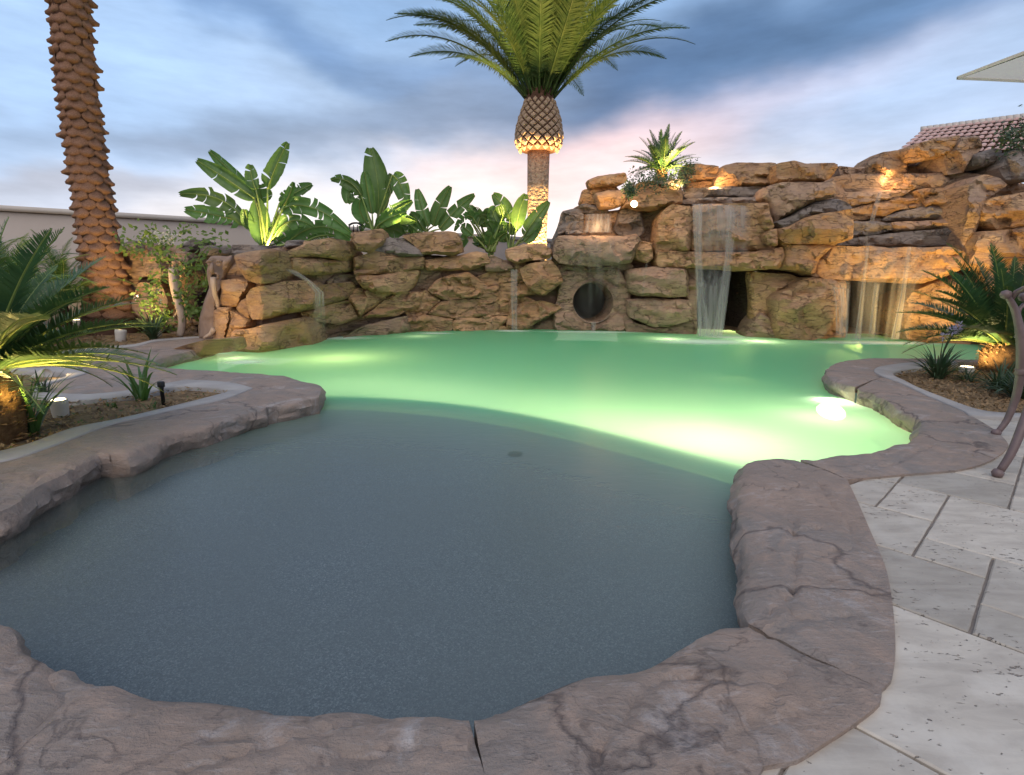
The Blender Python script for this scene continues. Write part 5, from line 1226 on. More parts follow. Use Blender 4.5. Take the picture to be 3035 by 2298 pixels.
# ------------------------------------------------------------------ plants
def frond_mesh(name, L, droop, n, ll, m, mr, vee=.5, fwd=.9, width=.012, seed=0, bare=.12, rr=.012, hang=.25, taper=1., both=True, rise=0.):
    """one feather leaf: rachis along +X bending down, two rows of leaflets"""
    r = random.Random(seed); V = []; Fc = []; mi = []
    N = 16; pts = []; a = rise; p = np.array([0., 0, 0]); side = r.uniform(-.12, .12)
    for i in range(N+1):
        pts.append(p.copy()); t = i/N; ang = rise-droop*t**1.5; p = p+np.array([math.cos(ang), side*t, math.sin(ang)])*L/N
    pts = np.array(pts); v, f = tube(pts, list(np.linspace(rr, rr*.2, N+1)), 5); V += list(v); Fc += f; mi += [1]*len(f)
    cum = np.linspace(0, 1, N+1)
    for i in range(n):
        t = bare+(1-bare)*(i+.5)/n; c = np.array([np.interp(t, cum, pts[:, k]) for k in range(3)]); t2 = min(1, t+.03); c2_ = np.array([np.interp(t2, cum, pts[:, k]) for k in range(3)])
        T = c2_-c if t < .97 else pts[-1]-pts[-2]; T = T/np.linalg.norm(T); S = np.cross((0, 0, 1.), T); S /= np.linalg.norm(S); Nn = np.cross(T, S)
        q = (t-bare)/(1-bare); prof = (math.sin(math.pi*min(1, q*.9+.12))**.6)*(1-.35*q)*taper+.08
        for sd_ in (1, -1):
            l = ll*prof*r.uniform(.85, 1.1); fw = fwd*(.75+.9*q)+r.uniform(-.12, .12); ve = vee*r.uniform(.6, 1.3)
            d = T*math.sin(min(1.35, fw))+(S*sd_*math.cos(ve)+Nn*math.sin(ve))*math.cos(min(1.35, fw)); d /= np.linalg.norm(d)
            wv = np.cross(d, Nn+.3*S*sd_); wv /= np.linalg.norm(wv)+1e-9; w_ = width*(.6+.5*prof)
            b = len(V); mid = c+d*l*.5; tip = c+d*l+np.array([0, 0, -hang*l*r.uniform(.4, 1.2)]); mid = mid+np.array([0, 0, -hang*l*.15])
            V += [c+wv*w_*.4, c-wv*w_*.4, mid+wv*w_*.5, mid-wv*w_*.5, tip]; Fc += [(b, b+1, b+3, b+2), (b+2, b+3, b+4)]; mi += [0, 0]
    me = mesh(name, np.array(V), Fc, m); me.materials.append(mr); me.polygons.foreach_set('material_index', mi); me.update(); return me
def put_frond(root, me, base, azim, elev, sc=1., roll=0., name='frond'):
    o = bpy.data.objects.new(name, me); C.objects.link(o); o.parent = root
    mt = Matrix.Rotation(azim, 4, 'Z') @ Matrix.Rotation(-elev, 4, 'Y') @ Matrix.Rotation(roll, 4, 'X')
    o.matrix_basis = Matrix.Translation(Vector(base)) @ mt @ Matrix.Scale(sc, 4); return o

# -- the scaly palm trunk at left
pb_ = AY(330, 985, 9.6); p1 = empty('palm_tree', (pb_[0], pb_[1], -.05), 'tall leaning palm trunk covered in brown leaf scales, left bed', 'palm tree')
ax_pts = [np.array(AY(x, y, 9.6)) for x, y in [(330, 995), (325, 900), (305, 760), (272, 560), (237, 300), (207, 0), (170, -400), (150, -700)]]
axc = spline(np.array(ax_pts), .1); rad = np.interp(np.arange(len(axc))/len(axc), [0, .04, .1, .3, .6, 1], [.54, .44, .325, .285, .27, .265])
v, f = tube(axc, list(rad*.93), 24); n3 = v*3; v = v+np.stack([fbm(n3*1.5, 61, 3), fbm(n3*1.5, 62, 3), fbm(n3*1.5, 63, 3)], 1)*.025
obj('trunk', v, f, M['trunk'], p1)
bm_v = []; NB = 9; MB_ = 7
for i in range(MB_):
    for j in range(NB):
        u = j/(NB-1)*2-1; q = i/(MB_-1)                       # q 0 bottom .. 1 top
        hwid = math.sin(math.pi*min(1, (q*.92+.06)))**.75*1.0
        prot = (math.exp(-((q-.24)/.19)**2)*1.0+.42*math.exp(-((q-.55)/.3)**2))*(1-abs(u)**2.3)
        bm_v.append((u*hwid*.5, -prot*.5 if q > 0 else .1, (q-.5)))
bf = [(i*NB+j, i*NB+j+1, (i+1)*NB+j+1, (i+1)*NB+j) for i in range(MB_-1) for j in range(NB-1)]
bm_v = np.array(bm_v); rsb = np.random.RandomState(4)
boots = []
for k in range(4):
    vv = bm_v+(rsb.rand(*bm_v.shape)-.5)*np.array([.05, .06, .05]); boots.append(mesh('leaf_scale', vv, bf, M['boot']))
slen = np.concatenate([[0], np.cumsum(np.linalg.norm(np.diff(axc, axis=0), axis=1))])
row = 0; s = .42; nboot = 0
while s < slen[-1]-.05 and nboot < 296:
    c = np.array([np.interp(s, slen, axc[:, k]) for k in range(3)]); r_ = float(np.interp(s, slen, rad)); T = np.array([np.interp(min(s+.1, slen[-1]), slen, axc[:, k]) for k in range(3)])-c; T /= np.linalg.norm(T)
    nb_ = 8
    for k in range(nb_):
        q = 2*math.pi*(k+.5*(row % 2))/nb_+rsb.uniform(-.08, .08)+row*.06
        d = np.array([math.cos(q), math.sin(q), 0]); d -= T*(d@T); d /= np.linalg.norm(d)
        if d[1] > .62: continue
        o = inst('leaf_scale', boots[rsb.randint(4)], p1, c+d*r_*.90-np.array(p1.location), None)
        X = np.cross(d, T); mt = Matrix((X, -d, T)).transposed()
        if mt.determinant() < 0: mt = Matrix((-X, -d, T)).transposed()
        k2 = rsb.uniform(.88, 1.12); o.matrix_basis = Matrix.Translation(o.location) @ mt.to_4x4() @ Matrix.Diagonal((r_*.80*k2, .175*k2*rsb.uniform(.7, 1.3), .20*k2, 1)); nboot += 1
    s += .142; row += 1
crown = [frond_mesh('frond', 3.8, dr_, 60, .42, M['palmleaf'], M['petiole'], .35, .7, .03, k, .14, .03) for k, dr_ in enumerate((1.0, .6, 1.4))]

# -- the tall palm behind the boulders
def k7(x, y): return 1150+.4477*x, .4477*y
Yp = 16.; b7 = AY(*k7(987, 1640), Yp); p2 = empty('palm_tree', (b7[0], b7[1], 0), 'tall palm with full green crown and diamond patterned bulb, behind the boulders', 'palm tree')
top = AY(*k7(1000, 640), Yp); zb = AY(*k7(987, 1010), Yp)[2]; zt_ = top[2]; xb = AY(*k7(987, 1010), Yp)[0]; x0_ = b7[0]
sc7 = Yp/PF*.4477
v, f = lathe([(67*sc7*1.1, -b7[2]), (66*sc7, 1), (62*sc7, 2.2), (66*sc7, 3.5), (70*sc7, zb+.1)], (0, 0, 0), 28); v = v+np.stack([fbm(v*4, 81, 3)]*2+[np.zeros(len(v))], 1)*.02
obj('trunk', v, f, M['smoothtrunk'], p2, world=False)
bulb = [(1010, 62), (1000, 118), (970, 138), (930, 146), (860, 142), (790, 126), (730, 108), (690, 96), (650, 90), (600, 84)]
bz = np.array([AY(*k7(987, y), Yp)[2] for y, r in bulb]); br = np.array([r*sc7 for y, r in bulb])
v, f = lathe(list(zip(br*.95, bz)), (0, 0, 0), 28); obj('bulb_core', v, f, M['trunk'], p2, world=False)
dv_ = []; 
for q, (hx, pr) in enumerate([(1, -.25), (1, .15), (.72, .5), (0, .55)]):
    if hx > 0:
        for (a, b) in ((0, -1), (.5, -.5), (1, 0), (.5, .5), (0, 1), (-.5, .5), (-1, 0), (-.5, -.5)): dv_.append((a*.5*hx, -pr, b*.5*hx+(.0 if q < 2 else -.02)))
dv_.append((0, -.55, -.02)); df_ = [(l*8+i, l*8+(i+1) % 8, (l+1)*8+(i+1) % 8, (l+1)*8+i) for l in range(2) for i in range(8)]+[(16+i, 16+(i+1) % 8, 24) for i in range(8)]
dia = mesh('cut_leaf_base', dv_, df_, M['bootcut'], False)
zrow = bz[1]+.02; row = 0; cnt = 0
while zrow < bz[-2]-.1:
    r_ = float(np.interp(zrow, bz[1:], br[1:])); hh = .22; nn_ = 15
    for k in range(nn_):
        q = 2*math.pi*(k+.5*(row % 2))/nn_; d = np.array([math.cos(q), math.sin(q), 0])
        if d[1] > .35: continue
        wd_ = 2*math.pi*r_/nn_*.80
        sl = (float(np.interp(zrow+.1, bz[1:], br[1:]))-float(np.interp(zrow-.1, bz[1:], br[1:])))/.2
        T = Vector((d[0]*sl, d[1]*sl, 1)).normalized(); Dv = Vector(d)-T*Vector(d).dot(T); Dv.normalize(); X = T.cross(-Dv)
        mt = Matrix((X, -Dv, T)).transposed()
        o = inst('cut_leaf_base', dia, p2, (0, 0, 0)); o.matrix_basis = Matrix.Translation(Vector((d[0]*r_*.97, d[1]*r_*.97, zrow))) @ mt.to_4x4() @ Matrix.Diagonal((wd_, .09*rsb.uniform(.6, 1.3), hh*.80, 1)); cnt += 1
    zrow += hh*.5; row += 1
zc = AY(*k7(1000, 600), Yp)[2]
fr_ = [frond_mesh('frond', 4.3, dr_, 130, .52, M['palmleaf'], M['palmleaf'], .35, .45, .024, 20+k, .12, .032, .22, rise=.15) for k, dr_ in enumerate((.9, 1.15, 1.4, .6))]
rp2 = random.Random(12)
for k in range(80):
    t = k/79; elev = R(90-48*t**.9)+rp2.uniform(-.06, .06); azm = k*2.39996+rp2.uniform(-.1, .1)
    fi = 3 if t < .25 else (0 if t < .55 else (1 if t < .85 else 2))
    rad0 = .16+.22*t
    put_frond(p2, fr_[fi], (rad0*math.cos(azm), rad0*math.sin(azm), zc-.25+.3*(1-t)), azm, elev, rp2.uniform(.85, 1.1), rp2.uniform(-.5, .5))
# fronds that shape the lower edge of the crown
for azd, eld, s_ in [(180, 46, 1.05), (176, 38, 1.1), (184, 56, 1.1), (205, 30, .65), (0, 40, 1.0), (4, 50, 1.1), (-6, 60, 1.15), (350, 34, 1.0), (168, 52, 1.0), (12, 52, 1.0), (270, 60, .9), (250, 66, .9), (292, 64, .9), (235, 50, .85), (305, 50, .85), (262, 76, .95), (280, 80, .95)]:
    put_frond(p2, fr_[1], (.28*math.cos(R(azd)), .28*math.sin(R(azd)), zc-.3), R(azd), R(eld), s_, rp2.uniform(-.4, .4))
for dx, dy in ((-.55, -.25), (0, -.62), (.55, -.25)):
    light('SPOT', (b7[0]+dx, b7[1]+dy, 1.0), 2200, (1, .66, .27), spot_size=R(50), spot_blend=.8, shadow_soft_size=.08, aim=(b7[0]+dx*.6, b7[1]+dy*.6, 5.), name='palm_uplight')

# -- sago palms
sg = [frond_mesh('frond', 1.0, dr_, 74, .165, M['sagoleaf'], M['petiole'], .5, .48, .0125, 40+k, .08, .012, .06, rise=.1) for k, dr_ in enumerate((.4, .65, .9))]
def sago(loc, label, n, L, th_, tr, seed, extra=(), lo=-8, hi=84, grp='sago palms'):
    r = random.Random(seed); o = empty('sago_palm', loc, label, 'sago palm', grp)
    prof = [(tr*.9, -.05), (tr*1.1, th_*.3), (tr*1.12, th_*.7), (tr*.8, th_), (0, th_+.02)]
    v, f = lathe(prof, (0, 0, 0), 18); v = v+np.stack([fbm(v*14, seed+k, 2) for k in range(3)], 1)*.02; obj('trunk', v, f, M['sagotrunk'], o, world=False)
    # shaggy fibres on the trunk
    V = []; Fc = []
    for k in range(int(170*tr/.12)):
        q = r.uniform(0, 6.283); z = r.uniform(0, th_*1.05); rr = tr*(1.05 if z < th_*.8 else .9); p = np.array([rr*math.cos(q), rr*math.sin(q), z]); l = r.uniform(.03, .075); d = np.array([math.cos(q+r.uniform(-.6, .6)), math.sin(q+r.uniform(-.6, .6)), r.uniform(.1, 1.3)]); d /= np.linalg.norm(d)
        w_ = np.array([-math.sin(q), math.cos(q), 0])*.012; b = len(V); V += [p-w_, p+w_, p+d*l*.6+w_*.5, p+d*l+np.array([0, 0, -.01])]; Fc += [(b, b+1, b+2), (b, b+2, b+3)]
    of = obj('fibre', V, Fc, M['fibre'], o, world=False); of['kind'] = 'stuff'
    for k in range(n):
        t = k/(n-1); e = R(hi-(hi-lo)*t**.9)+r.uniform(-.08, .08); a = k*2.39996+r.uniform(-.15, .15)
        put_frond(o, sg[0 if t < .4 else (1 if t < .8 else 2)], (tr*.35*math.cos(a), tr*.35*math.sin(a), th_), a, e, L*r.uniform(.85, 1.1), r.uniform(-.3, .3))
    for a, e, s_ in extra: put_frond(o, sg[1], (tr*.4*math.cos(R(a)), tr*.4*math.sin(R(a)), th_), R(a), R(e), L*s_, 0)
    return o
sago((-3.22, 3.12, -.03), 'big sago palm at the left edge with brightly lit low fronds and shaggy trunk', 46, .92, .47, .15, 51, [(0, 14, 1.1), (8, 24, 1.1), (-10, 10, .95), (15, 4, 1.1), (-25, 30, 1.0), (20, 34, 1.1), (-5, 40, .9)], grp='sago palms')
p = G(2962, 1105, -.03); sago((p[0], p[1], -.03), 'dark sago palm in the right mulch bed behind the chair', 44, 1.12, .33, .19, 52, [(180, 26, 1.05), (172, 14, 1.0), (190, 40, 1.05), (165, 52, 1.1), (205, 20, .9), (150, 70, 1.2), (185, 8, .8)], 4, 86)
p = AY(1960, 520, 12.0); sago((p[0], p[1], p[2]-.12), 'spiky sago palm on top of the grotto, lit from below', 34, .82, .22, .12, 53, [(180, 20, 1.), (0, 18, 1.), (170, 30, 1.), (10, 34, 1.)], 2, 88)
light('SPOT', (p[0]+.15, p[1]-.55, p[2]-.02), 90, (1, .74, .25), spot_size=R(110), spot_blend=.6, shadow_soft_size=.05, aim=(p[0], p[1], p[2]+.5), name='garden_lamp_and_fill')
# extra lights inside the sagos
light('SPOT', (-2.95, 3.0, .12), 45, (1, .74, .22), spot_size=R(130), spot_blend=.7, shadow_soft_size=.05, aim=(-2.6, 3.3, .9), name='garden_lamp_and_fill')

# -- feathery palms behind the left sago
fp = [frond_mesh('frond', 1.25, dr_, 46, .2, M['strap'], M['petiole'], .25, .6, .008, 70+k, .1, .012, .5, rise=.2) for k, dr_ in enumerate((1.0, 1.7))]
for i, (x, y, Y_, s_, lab) in enumerate([(60, 930, 8.6, 1.15, 'feathery dwarf palm against the wall at the far left'), (190, 915, 9.3, 1.05, 'feathery dwarf palm between the wall and the scaly trunk'), (-60, 960, 7.4, 1.15, 'feathery dwarf palm cut by the left picture edge')]):
    q = AY(x, y, Y_); o = empty('dwarf_palm', (q[0], q[1], -.05), lab, 'palm', 'feathery dwarf palms'); r = random.Random(80+i)
    obj('trunk', *lathe([(.09, 0), (.08, .3), (.05, .62), (0, .65)], (0, 0, 0), 10), M['trunk'], o, world=False)
    for k in range(38):
        t = k/37; put_frond(o, fp[k % 2], (0, 0, .55), k*2.4, R(85-80*t), s_*r.uniform(.8, 1.1), r.uniform(-.4, .4))

# -- strap leaved clumps
def strap(name, loc, label, cat, n, L, wd, m, seed, spread=1., grp=None, flowers=0, fm='flower', up=.9):
    r = random.Random(seed); o = empty(name, loc, label, cat, grp); V = []; Fc = []
    blades = []
    for k in range(n):
        a = r.uniform(0, 6.283); l = L*r.uniform(.6, 1.1); le = r.uniform(.25, 1.0)*spread; w_ = wd*r.uniform(.7, 1.2); pts = []; e = math.pi/2-le*.5
        p = np.array([r.uniform(-.03, .03), r.uniform(-.03, .03), 0.]); S = np.array([-math.sin(a), math.cos(a), 0])
        N = 7
        for i in range(N+1):
            pts.append(p.copy()); p = p+np.array([math.cos(a)*math.cos(e), math.sin(a)*math.cos(e), math.sin(e)])*l/N; e -= le*1.5/N*(i/N+.35)*up
        vb = []; fb = []
        for i, q in enumerate(pts):
            ww = w_*(math.sin(math.pi*min(1, .25+.75*i/N))**.7 if i < N else .05); T = (pts[min(i+1, N)]-pts[max(i-1, 0)]); nn_ = np.cross(T, S); nn_ /= np.linalg.norm(nn_)+1e-9
            vb += [q-S*ww, q-nn_*ww*.35, q+S*ww]
        for i in range(N): fb += [(i*3, i*3+1, i*3+4, i*3+3), (i*3+1, i*3+2, i*3+5, i*3+4)]
        blades.append((vb, fb))
    if n <= 40:
        for vb, fb in blades: obj('leaf', vb, fb, m, o, world=False)
    else:
        for vb, fb in blades[:40]: obj('leaf', vb, fb, m, o, world=False)
        ob = obj('leaf_tuft', *join(blades[40:]), m, o, world=False); ob['kind'] = 'stuff'
    for k in range(flowers):
        a = r.uniform(0, 6.28); tip = np.array([math.cos(a)*.14*L/.4, math.sin(a)*.1, L*r.uniform(1.1, 1.45)]); st_ = spline(np.array([(0, 0, 0), tip*np.array([.3, .3, .6]), tip]), .05); obj('flower_stem', *tube(st_, .0035, 5), m, o, world=False)
        parts = []
        for j in range(26):
            d = np.array([r.gauss(0, 1), r.gauss(0, 1), r.gauss(0, .8)+.2]); d /= np.linalg.norm(d); S = np.cross(d, (.3, .2, 1)); S /= np.linalg.norm(S); c = tip+d*.02; l = r.uniform(.025, .045)
            parts.append(([c, c+d*l*.7+S*.007, c+d*l, c+d*l*.7-S*.007], [(0, 1, 2, 3)]))
        obj('flower_head', *join(parts), M[fm], o, world=False)
    return o
def at(x, y, z=-.03): q = G(x, y, z); return (q[0], q[1], z)
strap('strap_leaf_plant', at(92, 1296), 'large clump of upright strap leaves in front of the left sago trunk', 'plant', 26, .50, .014, M['strap'], 1, .9, 'strap leaved plants')
strap('strap_leaf_plant', at(420, 1192), 'open clump of arching strap leaves in the middle of the left bed', 'plant', 20, .46, .012, M['strap'], 2, 1.25, 'strap leaved plants')
strap('strap_leaf_plant', at(130, 1175), 'small dark tuft behind the lit lamp in the left bed', 'plant', 20, .25, .009, M['darkstrap'], 3, 1.2, 'strap leaved plants')
strap('agapanthus', at(455, 1010), 'lily clump with small flowers beside the scaly palm base', 'plant', 55, .55, .016, M['darkstrap'], 4, 1.5, 'agapanthus clumps', 3)
strap('agapanthus', at(2775, 1128), 'agapanthus clump with lilac flower heads left of the right bed lamp', 'plant', 95, .42, .011, M['darkstrap'], 5, 1.6, 'agapanthus clumps', 5)
strap('agapanthus', at(2960, 1165), 'wide low clump of grey green straps in front of the right sago', 'plant', 90, .40, .008, M['darkstrap'], 6, 1.9, 'agapanthus clumps')
strap('agapanthus', at(3020, 1190), 'dense strap clump behind the chair leg', 'plant', 80, .38, .012, M['darkstrap'], 7, 1.8, 'agapanthus clumps')
strap('agapanthus', at(2870, 1135), 'small tuft just right of the bright bed lamp', 'plant', 40, .22, .007, M['darkstrap'], 8, 1.9, 'agapanthus clumps')
strap('fern_tuft', at(375, 985), 'thin tuft against the scaly palm base', 'plant', 26, .45, .008, M['strap'], 9, 1.2)
strap('weed_tuft', at(340, 1215), 'tiny seedling tuft between the kerb and the black riser', 'plant', 12, .12, .006, M['strap'], 10, 1.4)
strap('weed_tuft', at(450, 1215), 'tiny seedling just left of the riser near the kerb', 'plant', 10, .10, .005, M['strap'], 12, 1.4)

# mulch chips and dry leaves
def litter(regions, n, seed, m, lo, hi, name='leaf_litter'):
    r = random.Random(seed); parts = []
    while len(parts) < n:
        (xa, xb, ya, yb) = r.choice(regions); x, y = r.uniform(xa, xb), r.uniform(ya, yb); p = G(x, y, -.01); l = r.uniform(lo, hi); a = r.uniform(0, 6.28); d = np.array([math.cos(a), math.sin(a), r.uniform(-.2, .4)])*l; S = np.array([-math.sin(a), math.cos(a), r.uniform(-.5, .5)])*l*r.uniform(.15, .4)
        if segdist(p[None, :2], BEDP)[0] < .1 and True: continue
        if not any(inside(b_, p[None, :2])[0] for b_ in BEDS): continue
        p = p+np.array([0, 0, .012]); parts.append(([p-d*.5, p+S, p+d*.5+np.array([0, 0, .01]), p-S], [(0, 1, 2), (0, 2, 3)]))
    o = obj(name, *join(parts), m); o['kind'] = 'stuff'
BEDS = [np.array([g2(p) for p in q]) for q in ([(0, 1341), (215, 1272), (334, 1248), (478, 1215), (621, 1179), (683, 1162), (549, 1148), (440, 1167), (334, 1182), (239, 1191), (158, 1186), ('w', -5, 4.2), ('w', -5, 2.5)],
  [(2649, 1108), (2654, 1118), (2680, 1130), (2725, 1153), (2792, 1180), (2880, 1212), (2935, 1224), (3050, 1230), ('w', 8.5, 4.6), ('w', 8.5, 7.0), (2840, 1083), (2712, 1095)],
  [(130, 1049), (285, 1031), (395, 1022), (465, 1007), (640, 993), ('w', -5.4, 9.5), ('w', -8.5, 9.5)])]
BEDP = np.array([(99., 99.), (99.1, 99.)])
RG = [(0, 683, 1140, 1340), (2640, 3035, 1085, 1230)]
litter(RG, 1500, 1, M['dry'], .015, .05); litter(RG, 700, 2, M['soil'], .02, .05, 'mulch_chips'); litter([(0, 683, 1140, 1340)], 160, 3, M['strap'], .012, .03, 'weed_leaves')
litter([(150, 620, 995, 1045)], 500, 4, M['dry'], .03, .08)

# -- bird of paradise leaves
def bez(a, b, c, n): t = np.linspace(0, 1, n)[:, None]; return (1-t)**2*a+2*t*(1-t)*b+t*t*c
def bop_leaf(root, K, base, neck, ctrl, tip, wpx, Y, seed, tears=.3, twist=.3, dy=0., petiole=True, mname='bopleaf'):
    """stalk from base to neck, torn paddle blade from neck over ctrl to tip; K maps crop to photo pixels"""
    r = random.Random(seed)
    f3 = lambda p, y: np.array(AY(*K(*p), y))
    kx = (K(1, 0)[0]-K(0, 0)[0])*Y/PF; w0 = wpx*kx*.62
    A_, B_, C_ = f3(neck, Y+dy*.3), f3(ctrl, Y+dy*.6), f3(tip, Y+dy)
    if petiole:
        P = bez(f3(base, Y), (f3(base, Y)+A_)/2+np.array([0, .03, .05]), A_, 10); obj('leaf_stalk', *tube(P, list(np.linspace(.028, .014, 10)), 7), M['petiole'], root)
    N = 26; rib = bez(A_, B_, C_, N+1); V = []; Fc = []
    prof = [max(.02, (math.sin(math.pi*min(1., (i/N)**.75*.93+.05)))**.55)*w0 for i in range(N+1)]
    dirv = np.gradient(rib, axis=0); dirv /= np.linalg.norm(dirv, axis=1)[:, None]
    view = np.array([0, -1., 0]); fold = r.uniform(.15, .5); M_ = 5
    for sd_ in (1, -1):
        ang = twist*r.uniform(-1, 1)+sd_*0
        nn_ = np.array([np.cross(d, view) for d in dirv]); nn_ /= np.linalg.norm(nn_, axis=1)[:, None]+1e-9
        i = 0
        while i < N:
            seg = r.randint(2, 7) if r.random() < tears*2 else r.randint(7, 14); j = min(N, i+seg)
            if j >= N-2: j = N
            droop_ = r.uniform(-.15, .35)*(1 if tears > .25 else .3); sweep = r.uniform(.15, .45); gap0 = 0 if i == 0 else (.25 if r.random() < tears else .04)
            b = len(V)
            for k in range(i, j+1):
                for m_ in range(M_+1):
                    t = m_/M_; wv = sd_*nn_[k]*math.cos(fold)+view*math.sin(fold)*1.0
                    q = rib[k]+wv*prof[k]*t+dirv[k]*prof[k]*t*sweep
                    if k == i and t > .1: q = q+dirv[k]*gap0*prof[k]*.8*t
                    if k == j and j < N and t > .1: q = q-dirv[k]*gap0*prof[k]*.4*t
                    q = q+np.array([0, .05*math.sin(3*t), -droop_*prof[k]*t*t]); q = q+view*.006*math.sin(k*2.1)*t
                    V.append(q)
            c_ = M_+1
            for k in range(j-i):
                for m_ in range(M_):
                    qd = (b+k*c_+m_, b+k*c_+m_+1, b+(k+1)*c_+m_+1, b+(k+1)*c_+m_); Fc.append(qd if sd_ > 0 else qd[::-1])
            i = j
    lf = obj('leaf', V, Fc, M[mname], root)
    obj('leaf_midrib', *tube(rib+view*.004, list(np.linspace(.014, .004, N+1)), 5), M['petiole'], lf)
    return lf
def bop(label, K, base, Y, leaves, seed):
    b = AY(*K(*base), Y); b[2] = max(b[2], .0); o = empty('bird_of_paradise', b, label, 'plant', 'bird of paradise plants behind the wall')
    obj('stem', *tube([(b[0], b[1], -.05), (b[0]+.03, b[1], b[2]*.5), tuple(b)], [.13, .11, .08], 9), M['petiole'], o)
    for i, L_ in enumerate(leaves):
        neck, ctrl, tip, w_ = L_[:4]; tears = L_[4] if len(L_) > 4 else .25
        bb = (base[0]+random.Random(seed+i).uniform(-25, 25), base[1]+10)
        bop_leaf(o, K, bb, neck, ctrl, tip, w_, Y+random.Random(seed*3+i).uniform(-.35, .35), seed*31+i, tears, dy=random.Random(seed*5+i).uniform(-.3, .3))
    return o
bop('large bird of paradise with torn drooping leaves left of the boulder wall top', k6, (880, 1030), 9.9,
    [((860, 990), (830, 800), (815, 600), 150, .02), ((790, 600), (560, 430), (290, 270), 120, .1), ((770, 560), (600, 380), (400, 190), 90, .1), ((860, 640), (840, 560), (825, 480), 190, .05), ((900, 520), (950, 350), (1070, 125), 130, .35), ((800, 520), (760, 430), (750, 310), 95, 0),
     ((720, 830), (560, 520), (145, 565), 120, .6), ((690, 800), (480, 740), (190, 690), 110, .6), ((745, 870), (740, 790), (700, 690), 90, .1),
     ((1000, 700), (1250, 560), (1605, 890), 125, .5), ((1000, 640), (1110, 560), (1275, 480), 100, .6), ((1040, 660), (1100, 560), (1120, 460), 60, .3), ((1050, 650), (1180, 520), (1210, 475), 50, .4), ((960, 920), (1080, 700), (1290, 840), 110, .6), ((1060, 990), (1330, 720), (1600, 940), 120, .5), ((1240, 960), (1330, 900), (1475, 915), 60, .6), ((920, 960), (1000, 820), (1010, 740), 90, .3), ((960, 990), (1100, 880), (1250, 900), 80, .4)], 1)
bop('bird of paradise with one tall pointed upright leaf above the boulders', k6, (1810, 890), 12.0,
    [((1835, 735), (1870, 480), (1775, 170), 190, .05), ((1790, 730), (1740, 480), (1725, 370), 90, .05), ((1700, 580), (1600, 400), (1435, 440), 80, .3), ((1680, 560), (1600, 470), (1580, 640), 130, .15), ((1740, 800), (1650, 690), (1700, 590), 110, .2), ((1950, 560), (1925, 480), (1945, 385), 60, .1), ((1960, 400), (2050, 440), (2080, 690), 120, .15),
     ((1870, 800), (1960, 700), (2130, 620), 110, .4), ((1840, 830), (1950, 740), (2080, 720), 100, .5), ((1790, 850), (1700, 740), (1700, 880), 70, .4), ((1880, 860), (1980, 850), (2050, 900), 110, .1), ((1860, 850), (1990, 700), (2170, 800), 80, .5), ((1830, 860), (1900, 780), (1960, 700), 100, .4), ((1900, 870), (2080, 760), (2130, 900), 70, .4)], 2)
bop('bird of paradise with three stiff spread leaves on the skyline', k7, (255, 1540), 12.9,
    [((268, 1500), (225, 1390), (193, 1252), 78, .05), ((300, 1500), (330, 1380), (412, 1235), 80, .1), ((340, 1520), (430, 1390), (572, 1290), 72, .35), ((240, 1530), (200, 1450), (145, 1410), 60, .1), ((120, 1540), (60, 1500), (20, 1420), 60, .3), ((200, 1540), (160, 1480), (70, 1470), 60, .4)], 3)
bop('bright lit bird of paradise bush at the foot of the tall palm', k7, (815, 1640), 13.3,
    [((805, 1450), (780, 1370), (695, 1285), 85, .2), ((850, 1520), (860, 1400), (912, 1285), 85, .05), ((900, 1560), (960, 1460), (1065, 1335), 80, .2), ((930, 1570), (1000, 1480), (980, 1440), 70, .2), ((780, 1560), (700, 1450), (690, 1390), 90, .2), ((790, 1600), (720, 1520), (660, 1480), 90, .2), ((900, 1600), (970, 1540), (990, 1470), 70, .2), ((820, 1560), (830, 1480), (810, 1420), 70, .1)], 4)
rb = random.Random(9); lv = []
for k in range(30):
    x, y = rb.uniform(540, 790), rb.uniform(1420, 1640); a = rb.uniform(-2.6, -.5); l = rb.uniform(70, 120); lv.append(((x, y), (x+math.cos(a)*l*.5, y+math.sin(a)*l*.6), (x+math.cos(a)*l, y+math.sin(a)*l*.7+rb.uniform(-10, 40)), rb.uniform(45, 75), .15))
lv += [((560, 1440), (500, 1400), (440, 1530), 40, .8), ((540, 1560), (510, 1540), (490, 1650), 50, .2)]
bop('dense dark leafy bush behind the gap in the boulder wall', k7, (680, 1660), 13.4, lv, 5)
for x, y, Y_, e, tgt in [(*k6(950, 950), 9.75, 110, (820, 520)), (*k7(835, 1545), 13.0, 160, None), (*k6(2080, 860), 11.8, 80, None), (*k6(760, 1000), 9.7, 50, (620, 560))]:
    p = AY(x, y, Y_); aim = AY(*k6(*tgt), 9.9) if tgt else (p[0], p[1]+.3, p[2]+2)
    light('SPOT', tuple(p-np.array([0, .25, .15])), e, (1, .80, .30), spot_size=R(100), spot_blend=.7, shadow_soft_size=.06, aim=tuple(aim), name='garden_lamp_and_fill')

